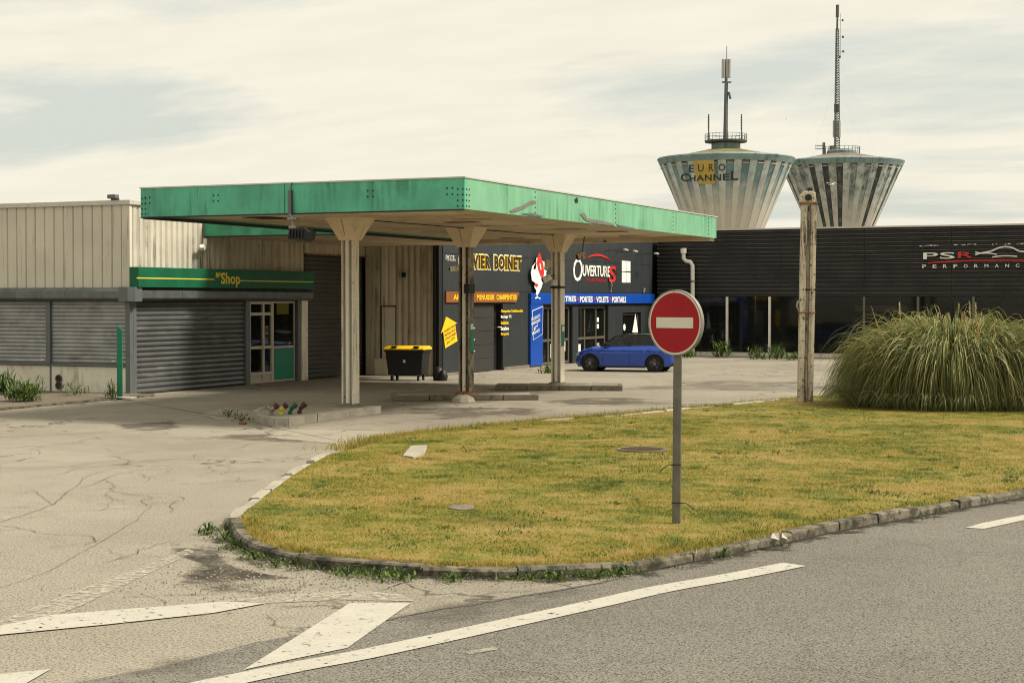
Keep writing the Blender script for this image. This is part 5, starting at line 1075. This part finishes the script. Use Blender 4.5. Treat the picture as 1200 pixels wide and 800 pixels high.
part('base', MB().box(q.x-.2, q.x+.2, q.y-.2, q.y+.2, 0, .06), 'black', flg)

# ================================================================== BLACK SHOWROOM (performance shop)
ps = thing('showroom_building', 'long low showroom with ribbed black cladding over dark glass', 'building', (-24, YP, 0))
X0, X1 = XB+.05, 16.0; sheets = [X0, -19.9, -15.9, -11.9, -7.9, -3.9, .1, 4.1, 8.1, 12.1, X1]
def zig(z0, z1, pitch, d):
    n = round((z1-z0)/pitch); p = (z1-z0)/n; pr = [(-.06, z0)]
    for i in range(n): z = z0+i*p; pr += [(0, z), (-.02, z+.45*p), (d, z+.52*p), (d, z+.64*p), (0, z+.98*p)]
    return pr+[(-.06, z1)]
for a, b in zip(sheets, sheets[1:]): part('cladding_sheet', WP.hprof([(n_j, z_j) for n_j, z_j in zig(2.97, 6.12, .198, random.uniform(.090, .10))], a+.004, b-.004), 'psr', ps)
M['psr_edge'] = mat('lit_ridge_tone', (.115, .11, .10), .45, 0, .5, 1.5, spots=(.35, .33, .29), spthr=(.66, .70), spscale=4)  # paler strips put the top-lit ridge lines into the colour
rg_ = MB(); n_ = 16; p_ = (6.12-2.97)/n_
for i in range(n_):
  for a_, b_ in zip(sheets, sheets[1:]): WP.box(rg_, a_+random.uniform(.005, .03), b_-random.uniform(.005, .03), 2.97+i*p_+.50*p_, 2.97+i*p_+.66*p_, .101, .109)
part('lit_ridge_strips', rg_, 'psr_edge', ps, kind='stuff')
part('wall', MB().box(X0, X1, YP+.05, YP+.6, 2.97, 6.1), 'dark', ps); part('roof', MB().box(X0, X1, YP+.05, YP+22, 6.05, 6.12), 'dark', ps)
part('parapet_trim', WP.b(X0, X1, 6.125, 6.20, -.3, .10), 'trim', ps); part('base_wall', WP.b(X0, X1, 0, .20, -.25, .06), 'plinth', ps); part('soffit_band', WP.b(X0, X1, 2.90, 2.965, -.3, .03), 'black', ps)
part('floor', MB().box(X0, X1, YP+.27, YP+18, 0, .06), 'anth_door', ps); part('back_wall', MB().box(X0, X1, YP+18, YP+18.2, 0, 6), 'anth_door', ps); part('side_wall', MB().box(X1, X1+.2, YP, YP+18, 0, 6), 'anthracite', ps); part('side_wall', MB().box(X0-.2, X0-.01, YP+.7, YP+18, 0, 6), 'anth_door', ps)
fx_ = [-24.4, -22.57, -20.45, -18.35, -15.9, -13.4, -10.9, -8.4, -5.9, -3.4, -.9, 1.6, 4.1, 6.6, 9.1, 11.6, 14.1]
for x in fx_: part('window_post', WP.b(x-.055, x+.055, .205, 2.895, -.05, .08), 'white' if x in (-22.57, -20.45) else 'alu_dk', ps, label='white window post' if x in (-22.57, -20.45) else None)
for a, b in zip(fx_, fx_[1:]): part('pane', WP.b(a+.06, b-.06, .21, 2.89, -.03, -.015), 'glass', ps)
part('side_bay', WP.b(X0, -24.46, .2, 2.9, -.1, 0), 'dark', ps)
rl = MB(); 
for k in range(13): x = -24.3+k*.14; WP.box(rl, x-.012, x+.012, .25, 1.55, -.9, -.875)
WP.box(rl, -24.35, -22.6, 1.52, 1.57, -.91, -.87); WP.box(rl, -24.35, -22.6, 1.18, 1.21, -.91, -.87); part('railing', rl, 'galv', ps)
part('inner_lintel', WP.b(-24.3, -22.66, 2.45, 2.80, -.55, -.5), 'mast_lt', ps); part('inner_column', WP.b(-22.35, -22.2, .1, 2.9, -1.5, -1.35), 'mast_lt', ps)
tb = MB(); text_on(tb, 'ATELIER', WP.P(-21.2, 2.62, -.1), WP.U, (0, 0, 1), WP.N, .0001+.0, .0001, 0, .001) if False else None
b1 = thing('stand_in_board', 'white horizontal board standing in for a van roof behind the showroom glass above the pampas grass', 'board', WP.P(-15.2, 2.4, -1.2)); part('panel', WP.b(-16.6, -14.1, 2.20, 2.50, -1.3, -1.2), 'white', b1, bevel=.02); part('hanger', WP.b(-16.3, -16.26, 2.5, 6.0, -1.26, -1.24), 'galv', b1); part('hanger', WP.b(-14.5, -14.46, 2.5, 6.0, -1.26, -1.24), 'galv', b1)  # board added as a stand-in for a white van roof
wl_ = thing('brick_partition', 'low brown brick wall inside the showroom at the far right', 'wall', WP.P(-9, 0, -2.5)); bm_ = None
part('wall', WP.b(-12.2, -6, .06, 1.92, -3.1, -2.82), 'conc', wl_)
for r_ in range(8):
    for c_ in range(15):
        a = -12.2+c_*.42+(.21 if r_ % 2 else 0)
        if bm_ is None: bm_ = part('brick', WP.b(0, .40, 0, .20, -2.815, -2.78), 'brick', wl_); base_off = Vector((0, 0, 0)); bm_.location = Vector((a, 0, .08+r_*.23)); 
        else: o = bm_.copy(); COL.objects.link(o); o.parent = wl_; o.location = Vector((a, 0, .08+r_*.23))
for i, (x, z0, z1, w, m, dpt, lb) in enumerate([(-21.9, .06, 2.2, .5, 'mast_lt', 3.2, 'tall pale roll-up panel deep inside the showroom left bay'), (-19.3, 1.2, 2.3, .7, 'rust', 5, 'orange-brown panel hanging in the showroom between white post and mast'), (-17.2, .06, 2.0, .35, 'straw', 4, 'ochre column-like panel in the showroom just right of the peeling mast'), (-13.0, 1.9, 2.6, .9, 'brown', 2.2, 'reddish panel behind the glass above the middle of the pampas grass'), (-11.9, 1.7, 2.7, .25, 'white', 1.6, 'narrow white panel behind the glass above the pampas grass'), (-10.6, 2.0, 2.6, .8, 'mast_lt', 2.0, 'grey panel behind the glass right of the narrow white one'), (-9.3, 2.05, 2.75, 1.1, 'shutter', 1.4, 'large pale grey panel behind the glass at the right edge')]):
    t = thing('stand_in_panel', lb, 'banner', WP.P(x, z0, -dpt), 'panels added inside the dark showroom'); part('panel_body', WP.b(x-w/2, x+w/2, z0 if z0 < 1 else z0, z1, -dpt-.05, -dpt), m, t, bevel=.01)  # panels added to stand in for reflections and stock behind the glass
    if z0 > 1: part('hanger', WP.b(x-.01, x+.01, z1, 5.9, -dpt-.03, -dpt-.01), 'galv', t)
    else: part('foot', WP.b(x-w/2-.05, x+w/2+.05, .06, .10, -dpt-.2, -dpt+.15), 'black', t)
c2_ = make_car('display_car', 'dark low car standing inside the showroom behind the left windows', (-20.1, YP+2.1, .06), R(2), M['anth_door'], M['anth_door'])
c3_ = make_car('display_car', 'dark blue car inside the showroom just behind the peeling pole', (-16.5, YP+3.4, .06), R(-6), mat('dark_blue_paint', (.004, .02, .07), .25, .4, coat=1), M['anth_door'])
# logo
s10 = thing('performance_logo', 'white and red logo PSR PERFORMANCE with car outline on black cladding', 'sign', WP.P(-10, 5, .1))
WQ = Wall('Y', YP-.125)
def tq(txt, x0, x1, y0, y1, m, fat, nm='lettering', lift=.003):
    tb = MB(); a = WQ.px(x0, (y0+y1)/2); b = WQ.px(x1, (y0+y1)/2); z0 = WQ.px((x0+x1)/2, y1)[1]; z1 = WQ.px((x0+x1)/2, y0)[1]; text_on(tb, txt, WQ.P(a[0], z0), WQ.U, (0, 0, 1), WQ.N, b[0]-a[0], z1-z0, lift, .03, fat); part(nm, tb, m, s10)
tq('P', 1082, 1099.5, 296, 303.6, 'letter_white', .005); tq('S', 1101.5, 1119, 295.6, 303.2, 'letter_white', .01); tq('R', 1122.5, 1140.5, 295, 302.2, 'letter_red', .01)
for i, ch in enumerate('PERFORMANCE'): x = 1081+i*12.15; tq(ch, x, x+4.4, 310.2-i*.12, 314.2-i*.12, 'letter_white', .01, 'small_letter')
def stroke(pts, w, m, nm):
    q = [WQ.P(*WQ.px(*p), .01) for p in pts]; part(nm, MB().tube(catmull(q, 5), w, 6), m, s10)
stroke([(1088, 308.3), (1110, 306.6), (1135, 305.4), (1165, 304.9), (1200, 305), (1225, 306)], .035, 'letter_red', 'underline')
stroke([(1143, 298.5), (1150, 296.5), (1162, 294), (1170, 290.6), (1178, 289.2), (1186, 290.2), (1194, 294), (1202, 295), (1220, 297)], .035, 'letter_white', 'car_outline'); stroke([(1143, 295.3), (1150, 296.8), (1158, 296.6), (1168, 298)], .030, 'letter_white', 'car_outline'); stroke([(1163, 301.3), (1172, 300), (1182, 299.8), (1192, 300.4)], .030, 'letter_white', 'car_outline')
fk = MB()
for k in range(46):
    x = random.choice([random.uniform(1079, 1100), random.uniform(1119, 1142), random.uniform(1160, 1185), random.uniform(1192, 1200)]); y = 288-.021*(x-1080)+random.uniform(-.4, .4); u, z = WQ.px(x, y); WQ.box(fk, u-random.uniform(.02, .09), u+random.uniform(.02, .09), z-.02, z+.02, .002, .006)
part('letter_remains', fk, 'white', s10)
# white downpipe
dq = thing('downpipe', 'white downpipe with swan neck in front of the black cladding', 'pipe', WP.P(-24.2, 0, .3)); a = [WP.P(*WP.px(x, y), .26) for x, y in [(803, 297), (803, 303), (806, 306), (811, 307), (813.5, 311), (813.8, 360), (813.8, 416)]]
part('pipe', MB().tube(a, .105, 12), 'white', dq, smooth=50); part('collar', MB().tube([a[0], a[0]+Vector((0, 0, .25))], .155, 12), 'white', dq, smooth=50); part('clip', MB().tube([WP.P(a[5].x, 3.6, .26), WP.P(a[5].x, 3.7, .26)], .125, 12), 'galv', dq)

# ================================================================== NO ENTRY SIGN
sb = G(792.5, 613, .09); ns = thing('no_entry_sign', 'round red no-entry sign with white bar on a galvanised pole in the verge', 'road sign', sb)
topz = PY(792.5, 341, sb.y).z; dcz = PY(792.5, 378, sb.y).z; RD = .395
part('pole', MB().prism([(-.042, -.03), (.042, -.03), (.052, 0), (.042, .03), (-.042, .03), (-.052, 0)], (sb.x, sb.y, .0), _r, (-_r.y, _r.x, 0), (.006, 0, 1), topz-.02), 'sign_pole', ns, bevel=.008)
part('pole_cap', MB().prism([(-.06, -.04), (.06, -.04), (.06, .04), (-.06, .04)], (sb.x+.012, sb.y, topz-.02), _r, (-_r.y, _r.x, 0), (0, 0, 1), .03), 'mast_lt', ns, bevel=.01)
av = R(36); tocam = Vector((-sb.x, -sb.y, 0)).normalized()
nrm = Vector((tocam.x*math.cos(-av)-tocam.y*math.sin(-av), tocam.x*math.sin(-av)+tocam.y*math.cos(-av), 0)); su = Vector((0, 0, 1)).cross(nrm).normalized()
dc = Vector((sb.x+.012, sb.y, dcz))+nrm*.055
def disc(r0, r1, a, b, n=56):
    mb = MB(); 
    for r, h in ((r0, a), (r1, a), (r1, b), (r0, b)):
        for k in range(n): t = 2*math.pi*k/n; mb.v.append(tuple(dc+su*(r*math.cos(t))+Vector((0, 0, r*math.sin(t)))+nrm*h))
    for i in range(4):
        for k in range(n): p, q = i*n, ((i+1) % 4)*n; mb.f.append((p+k, p+(k+1) % n, q+(k+1) % n, q+k))
    return mb
def fdisc(r, a, b, n=56): return MB().prism([(r*math.cos(2*math.pi*k/n), r*math.sin(2*math.pi*k/n)) for k in range(n)], dc+nrm*a, su, (0, 0, 1), nrm, b-a)
pt_ = part('plate', fdisc(RD-.004, -.010, .004), 'galv', ns, smooth=40); part('edge_channel', disc(RD-.012, RD, -.045, .010), 'galv', ns, smooth=40)
part('white_border', fdisc(RD-.013, .0045, .0062), 'sign_white', ns); part('red_face', fdisc(RD-.035, .0068, .0085), 'sign_red', ns); part('white_bar', MB().prism([(-.272, -.064), (.272, -.064), (.272, .064), (-.272, .064)], dc+nrm*.009, su, (0, 0, 1), nrm, .002), 'sign_white', ns)
for z in (-.17, .17): part('bracket', MB().prism([(-.08, -.02), (.08, -.02), (.08, .02), (-.08, .02)], dc-nrm*.05+Vector((0, 0, z)), su, (0, 0, 1), nrm, .035), 'galv', ns)
for y, sx in ((544.5, -1), (589, 1)):
    z = PY(792, y, sb.y).z; c = Vector((sb.x, sb.y, z)); T = -Vector((_f.x, _f.y, 0)).normalized()
    part('cable_tie', MB().prism([(-.057, -.04), (.057, -.04), (.057, .04), (-.057, .04)], c, _r, (-_r.y, _r.x, 0), (0, 0, 1), .012), 'black', ns)
    part('cable_tail', MB().tube([c+T*.04+_r*(.03*sx), c+T*.06+_r*(.10*sx)+Vector((0, 0, .01)), c+T*.06+_r*(.17*sx)+Vector((0, 0, -.04)), c+T*.06+_r*(.20*sx)+Vector((0, 0, -.075))], .006, 5), 'black', ns)
# ================================================================== PEELING POLE
tp = G(943.5, 470.5, .09); tz = PY(946, 221, tp.y).z; pm_ = thing('totem_pole', 'tall peeling cream steel mast with rusty top standing beside the pampas grass', 'pole', tp); ld = Vector((.0135, .006, 1))
for k, (a, b) in enumerate(((-.20, -.055), (.045, .19))):
    part('channel', MB().prism([(a, -.10), (b, -.10), (b, .10), (b-.03, .10), (b-.03, -.06), (a+.03, -.06), (a+.03, .10), (a, .10)], (tp.x, tp.y, 0), _r, (-_r.y, _r.x, 0), ld, tz-.42), 'rust_pole', pm_, label='cream steel channel with peeling rust')
part('cable_duct', MB().prism([(-.035, -.05), (.015, -.05), (.015, .06), (-.035, .06)], (tp.x, tp.y, 0), _r, (-_r.y, _r.x, 0), ld, tz-.45), 'col_dirty', pm_); part('cable_duct', MB().prism([(.10, -.135), (.135, -.135), (.135, -.101), (.10, -.101)], (tp.x, tp.y, 0), _r, (-_r.y, _r.x, 0), ld, tz-.5), 'rust_pole', pm_)
tt = Vector((tp.x, tp.y, 0))+ld*(tz-.42)
part('top_plate', MB().prism([(-.22, -.13), (.22, -.13), (.22, .13), (-.22, .13)], tt, _r, (-_r.y, _r.x, 0), (0, 0, 1), .05), 'rust', pm_); part('top_bracket', MB().prism([(-.20, 0), (.19, 0), (.20, .26), (.10, .30), (-.10, .30), (-.22, .18)], tt+Vector((0, -.1, .05)), _r, (0, 0, 1), (-_r.y, _r.x, 0), .18), 'rust_pole', pm_, bevel=.02)
part('top_pulley', MB().prism([(.09*math.cos(k*.6283), .09*math.sin(k*.6283)) for k in range(10)], tt+Vector((0, -.14, .18))+_r*.02, _r, (0, 0, 1), (-_r.y, _r.x, 0), .04), 'black', pm_); part('top_stub', MB().prism([(-.04, 0), (.09, 0), (.09, .10), (-.04, .10)], tt+Vector((0, 0, .34)), _r, (0, 0, 1), (-_r.y, _r.x, 0), .08), 'black', pm_)
for y, w in ((340, .23), (367, .22)):
    z = PY(945, y, tp.y).z; c = Vector((tp.x, tp.y, 0))+ld*z; part('band', MB().prism([(-w if y > 350 else -.08, -.115), (w, -.115), (w, .115), (-w if y > 350 else -.08, .115)], c, _r, (-_r.y, _r.x, 0), (0, 0, 1), .035), 'black' if y < 350 else 'rust', pm_)
part('side_hook', MB().tube([Vector((tp.x, tp.y, 0))+ld*2.45-_r*.19, Vector((tp.x, tp.y, 0))+ld*2.6-_r*.27, Vector((tp.x, tp.y, 0))+ld*2.75-_r*.24], .025, 6), 'rust_pole', pm_)

# ================================================================== WATER TOWERS
def at_dist(px, D): d = ray(px, 350); return Vector((d.x, d.y, 0)).normalized()*D
def tower(px, D, zt, rt, slope, nf, label, fl_m, wide, lichen, phase=0.0, drum=(3.0, 1.8), extra=None):
    c = at_dist(px, D); T = thing('water_tower', label, 'water tower', c, 'pair of conical concrete water towers')
    zb_ = zt-(rt-3.6)/slope; Rz = lambda z: rt-(zt-z)*slope
    part('shaft', MB().lathe([(3.6, 0), (3.6, zb_+1)], c, 32), 'tower_rib', T, smooth=40)
    core = MB().lathe([(Rz(zb_)-.02, zb_), (Rz(zt-1.2)-.7, zt-1.2)], c, 72); part('cone', core, 'tower_rib', T, smooth=40)
    part('rim', MB().lathe([(Rz(zt-1.15)-.6, zt-1.15), (Rz(zt-1.15)+.06, zt-1.15), (rt-.02, zt-.2), (rt+.10, zt), (rt-.1, zt+.22), (rt-2, zt+.5)], c, 96), 'tower_rim', T, smooth=35)
    part('roof_dome', MB().lathe([(rt-.3, zt+.1), (rt*.62, zt+.95), (rt*.42, zt+1.5), (.5, zt+2.6)], c, 64), lichen, T, smooth=50)
    zs_ = [zb_+1, zb_+.45*(zt-zb_), zb_+.72*(zt-zb_), zt-1.16]; da = 2*math.pi/nf
    def seg(a0, a1, f0, nm, m, zlist, front):
        mb = MB(); k = 3
        for z, rec in zip(zlist, front):
            for i in range(k+1): a = a0+(a1-a0)*i/k; r = Rz(z)-rec; mb.v.append((c.x+r*math.cos(a), c.y+r*math.sin(a), z))
            for i in range(k+1): a = a0+(a1-a0)*i/k; r = Rz(z)-.8; mb.v.append((c.x+r*math.cos(a), c.y+r*math.sin(a), z))
        w = 2*(k+1); L = len(zlist)
        for j in range(L-1):
            for i in range(k): mb.f.append((j*w+i, j*w+i+1, (j+1)*w+i+1, (j+1)*w+i))
            mb.f.append((j*w, (j+1)*w, (j+1)*w+k+1, j*w+k+1)); mb.f.append((j*w+k, j*w+2*k+1, (j+1)*w+2*k+1, (j+1)*w+k))
        e = (L-1)*w; mb.f.append(tuple([e+i for i in range(k+1)]+[e+2*k+1-i for i in range(k+1)]))
        return part(nm, mb, m, T)
    for i in range(nf):
        a = phase+i*da; seg(a, a+da*(1-wide), 0, 'rib', 'tower_ribA' if D < 350 else 'tower_ribB', zs_, (0, 0, 0, 0)); mm = fl_m(i) if callable(fl_m) else fl_m
        fp = seg(a+da*(1-wide)+.001, a+da-.001, 0, 'flute', mm, zs_[:3]+[zt-1.7], (.0, .05, .13, .22))
        am = a+da*(1-wide/2); r = Rz(zt-1.6)+.10; d = Vector((math.cos(am), math.sin(am), 0)); s = Vector((-d.y, d.x, 0)); part('ledge', MB().prism([(-rt*da*wide*.36, 0), (rt*da*wide*.36, 0), (rt*da*wide*.36, .16), (-rt*da*wide*.36, .16)], c+d*(r-.5)+Vector((0, 0, zt-1.75)), s, (0, 0, 1), d, .5), 'tower_rib', fp)
    dr, dh = drum; part('drum', MB().lathe([(dr, zt+1.2), (dr, zt+1.2+dh), (dr-.3, zt+1.5+dh)], c, 32), 'tower_rim', T, smooth=40)
    return T, c, Rz
M['tower_ribA'] = tower_panel_mat('tower_rib_pale', (.52, .57, .53), (.52, .50, .44), 20, 28, (.24, .32, .33))
M['tower_ribB'] = tower_panel_mat('tower_rib_grey', (.46, .51, .48), (.50, .48, .43), 19, 30, (.09, .11, .11))
T1, tc1, Rz1 = tower(850, 330, 30.8, 13.7, .427, 26, 'left conical water tower painted with blue flutes and EURO CHANNEL lettering', 'tower_flute', .52, 'lichen', phase=.05, drum=(2.9, 1.9))
def fl2(i):
    random.seed(i*7+3); return ['tower_flute2', 'tower_flute2', 'tower_flute3'][random.randrange(3)]
T2, tc2, Rz2 = tower(985.5, 372, 33.3, 13.75, .445, 26, 'right conical water tower, grey with black streaked flutes and a taller mast', lambda i: fl2(i), .46, 'dome_brown', phase=.12, drum=(3.3, 1.3))
random.seed(99)
# lettering wrapped on the cone
def cone_map(px, py, lift):
    # intersect the sight line with the cone surface
    d = ray(px, py); o = Vector((0, 0, CAMH)); t0 = 290.0; t1 = 345.0
    fn = lambda t: (lambda p: math.hypot(p.x-tc1.x, p.y-tc1.y)-(Rz1(p.z)+lift))(o+d*t)
    s = 316.0; ts = [s+(i-60)*.3 for i in range(121)]; prev = None
    for t in ts:
        v = fn(t)
        if prev is not None and prev > 0 and v <= 0: return o+d*(t-.3*(-v)/(prev-v+1e-9))
        prev = v
    return o+d*316
yp = MB(); xs_ = np.linspace(0, 1, 9); ysn = np.linspace(0, 1, 7); grid = []
for yv in ysn:
    for xv in xs_:
        xl = 810+(817.5-810)*yv; xr = 836.5+(838.0-836.5)*yv; grid.append(cone_map(xl+(xr-xl)*xv, 181+(215.5-181)*yv, .05))
yp.v = [tuple(p) for p in grid]
for j in range(6):
    for i in range(8): yp.f.append((j*9+i, j*9+i+1, (j+1)*9+i+1, (j+1)*9+i))
part('yellow_patch', yp, 'tower_yellow', T1)
def cone_text(txt, x0, x1, yb, yt, fat, slope=0.0, m='letter_navy'):
    v, f = text_mesh(txt, fat, .0); v = v[:, :3]; lo = v.min(0); hi = v.max(0); mb = MB()
    for a in v:
        u = (a[0]-lo[0])/(hi[0]-lo[0]); w = (a[1]-lo[1])/(hi[1]-lo[1]); X = x0+(x1-x0)*u; mb.v.append(tuple(cone_map(X, yb+(yt-yb)*w+slope*(X-x0), .10+a[2])))
    mb.f = f; part('lettering', mb, m, T1)
for ch, a, b in (('E', 807.5, 813.2), ('U', 818, 824.5), ('R', 830.5, 836), ('O', 842, 850)): cone_text(ch, a, b, 201.8-(a-807)*.045, 193.3-(a-807)*.045+(.6 if a > 840 else 0), .005)
for ch, a, b, yt in (('C', 797.5, 807, 203.5), ('H', 808, 815, 205.6), ('A', 816, 825.3, 205), ('N', 826, 834, 204.6), ('N', 836, 845, 204.2), ('E', 847, 854.8, 203.8), ('L', 856.5, 865.3, 200.8)): cone_text(ch, a, b, 212.8-(a-797)*.026, yt, .022)
def P3(px, py, c):   # point in the vertical plane through c facing the camera
    D = math.hypot(c.x, c.y); d = ray(px, py); n = Vector((c.x, c.y, 0)).normalized(); t = D/(d.x*n.x+d.y*n.y); return Vector((0, 0, CAMH))+d*t
# mast 1 (all parts of the tower's own thing)
ant = thing('antenna_mast', 'short antenna mast with panel aerials on the left water tower', 'mast', P3(850, 170, tc1))
def tb_(c, pts, r, m, nm, par, n=8): return part(nm, MB().tube([P3(x, y, c) for x, y in pts], r, n), m, par)
tb_(tc1, [(849.5, 172), (850, 140), (851.3, 70)], [.42, .36, .28], 'mast', 'mast_tube', ant); tb_(tc1, [(851.5, 70), (851.8, 54)], .07, 'mast', 'lightning_rod', ant)
for x in (847.2, 851.6, 854.6): tb_(tc1, [(x, 91.5), (x+.3, 69.5)], .30, 'mast_lt', 'panel_antenna', ant, 6)
tb_(tc1, [(846, 96.5), (857, 96.5)], .16, 'mast', 'cross_arm', ant); tb_(tc1, [(852.8, 96), (852.6, 168)], .07, 'mast', 'ladder_rail', ant); tb_(tc1, [(854, 108), (856, 116)], .25, 'mast', 'small_dish', ant)
for k in range(34): tb_(tc1, [(850.8, 98+k*2), (852.8, 98+k*2)], .04, 'mast', 'rung', ant, 4)
pc = Vector((tc1.x, tc1.y, 0)); zr = P3(850, 167, tc1).z; plf = MB().lathe([(3.8, zr), (4.25, zr), (4.25, zr+.35), (3.8, zr+.35)], pc, 32); part('platform', MB().lathe([(1.0, zr-.3), (4.2, zr), (4.3, zr+.35), (1.0, zr+.35)], pc, 32), 'mast', ant)
rg = MB()
for k in range(32):
    a = k*math.pi/16; q = pc+Vector((math.cos(a)*4.2, math.sin(a)*4.2, zr+.3)); rg.tube([q, q+Vector((0, 0, 1.3))], .04, 4)
for h in (.7, 1.3): 
    ring = [pc+Vector((math.cos(k*math.pi/16)*4.2, math.sin(k*math.pi/16)*4.2, zr+.3+h)) for k in range(33)]; rg.tube(ring, .045, 4)
part('railing', rg, 'mast', ant)
for x in (830.5, 869): tb_(tc1, [(x, 166), (x, 134)], .13, 'mast', 'dipole_pole', ant, 6); [tb_(tc1, [(x-.9, 137+k*3.1), (x+.6, 137.5+k*3.1)], .26, 'mast', 'dipole', ant, 6) for k in range(5)]
# mast 2
an2 = thing('antenna_mast', 'tall slender lattice antenna mast on the right water tower', 'mast', P3(981, 180, tc2))
def lattice(c, x0, y0, x1, y1, w0, w1, nseg, par):
    mb = MB(); pa = P3(x0, y0, c); pb_ = P3(x1, y1, c); last = None
    for i in range(nseg+1):
        t = i/nseg; p = pa.lerp(pb_, t); w = w0+(w1-w0)*t; cs_ = [p+Vector((math.cos(a)*w, math.sin(a)*w, 0)) for a in (0, 2.094, 4.189)]
        if last:
            for k in range(3): mb.tube([last[k], cs_[k]], .09, 4, False); mb.tube([last[k], cs_[(k+1) % 3]], .05, 4, False); mb.tube([cs_[k], cs_[(k+1) % 3]], .05, 4, False)
        last = cs_
    part('lattice', mb, 'mast', par)
lattice(tc2, 980.2, 182, 981.0, 34, .75, .38, 52, an2); tb_(tc2, [(981.0, 36), (981.3, 20)], .22, 'mast', 'top_tube', an2); tb_(tc2, [(981.3, 20), (981.5, 6)], .38, 'mast', 'top_antenna', an2)
for x in (977.6, 980.7, 983.6): tb_(tc2, [(x, 161), (x, 141.5)], .34, 'mast_lt', 'panel_antenna', an2, 6)
for x in (979, 982): tb_(tc2, [(x, 132), (x, 122)], .32, 'mast', 'panel_antenna', an2, 6)
for x, y in ((988, 43.5), (988.3, 60.5), (984.3, 67), (987.5, 24)): tb_(tc2, [(981.3, y), (x, y)], .03, 'mast', 'side_arm', an2, 4); tb_(tc2, [(x, y-1.3), (x, y+1.3)], .22, 'mast', 'whip_antenna', an2, 5)
tb_(tc2, [(985, 16), (985, 66)], .035, 'mast', 'whip_antenna', an2, 4)
zr = P3(981, 182, tc2).z; p2 = Vector((tc2.x, tc2.y, 0))-0*_r
part('platform', MB().lathe([(2.0, zr-.2), (4.0, zr), (4.0, zr+.25), (2, zr+.25)], p2, 28), 'mast', an2); rg = MB()
for k in range(26):
    a = k*2*math.pi/26; q = p2+Vector((math.cos(a)*4, math.sin(a)*4, zr+.2)); rg.tube([q, q+Vector((0, 0, 1.6))], .045, 4)
rg.tube([p2+Vector((math.cos(k*math.pi/13)*4, math.sin(k*math.pi/13)*4, zr+1.8)) for k in range(27)], .05, 4); part('railing', rg, 'mast', an2)
for x in (964.5, 966.3): tb_(tc2, [(x, 187), (x, 167)], .16, 'mast', 'yagi_pole', an2, 5)
for y in (171, 174.5): tb_(tc2, [(955.5, y), (967, y-.3)], .06, 'mast', 'yagi_boom', an2, 4); [tb_(tc2, [(956+k*2.4, y-1.6), (956+k*2.4, y+1.6)], .035, 'mast', 'yagi_element', an2, 4) for k in range(4)]
tb_(tc2, [(976, 178), (976, 171)], .8, 'mast', 'equipment_box', an2, 6); tb_(tc2, [(996, 178), (1001, 183)], .22, 'mast', 'dish_arm', an2, 5)
gw = MB()
for xb, yt in ((950, 90), (1016, 90), (1030, 60), (1008, 120)): gw.tube([P3(981, yt, tc2), P3(xb, 190, tc2)], .009, 3)
part('guy_wire', gw, 'mast_lt', an2)
# ================================================================== GULLS
def gull(name, label, px, py, D, span):
    c = at_dist(px, D); c.z = CAMH+(350-py)/FPX*D; t = thing(name, label, 'bird', c); r = _r; f_ = Vector((_f.x, _f.y, 0)).normalized(); u3 = Vector((0, 0, 1)); k = span/2
    part('body', MB().tube([c-r*.30*k+f_*.1, c-r*.12*k, c+r*.12*k, c+r*.34*k], [.015*k, .07*k, .075*k, .01*k], 8), 'bird', t, smooth=60)
    for s_ in (-1, 1):
        mb = MB(); pts = [(0, 0, .0), (.35, .20*s_, .16), (.72, .26*s_, .20), (1.0, .18*s_, .08)]; ch = [.16, .15, .10, .01]
        P_ = [c+r*(s_*a*k*.75)+f_*(s_*a*k*.5)+u3*(h*k*1.0) for a, b, h in pts]
        for p, w in zip(P_, ch): mb.v += [tuple(p-r*w*k*.6), tuple(p+r*w*k*.6), tuple(p+u3*.02*k)]
        for i in range(3):
            for a, b in ((0, 1), (1, 2), (2, 0)): mb.f.append((i*3+a, i*3+b, i*3+3+b, i*3+3+a))
        part('wing', mb, 'bird', t)
    part('head', MB().tube([c-r*.28*k, c-r*.36*k, c-r*.43*k], [.03*k, .035*k, .008*k], 6), 'bird', t)
gull('gull', 'white gull gliding in front of the right water tower', 974, 219, 150, 1.5)
gull('gull', 'tiny distant gull in the sky between the two antenna masts', 921, 143, 300, 1.2)
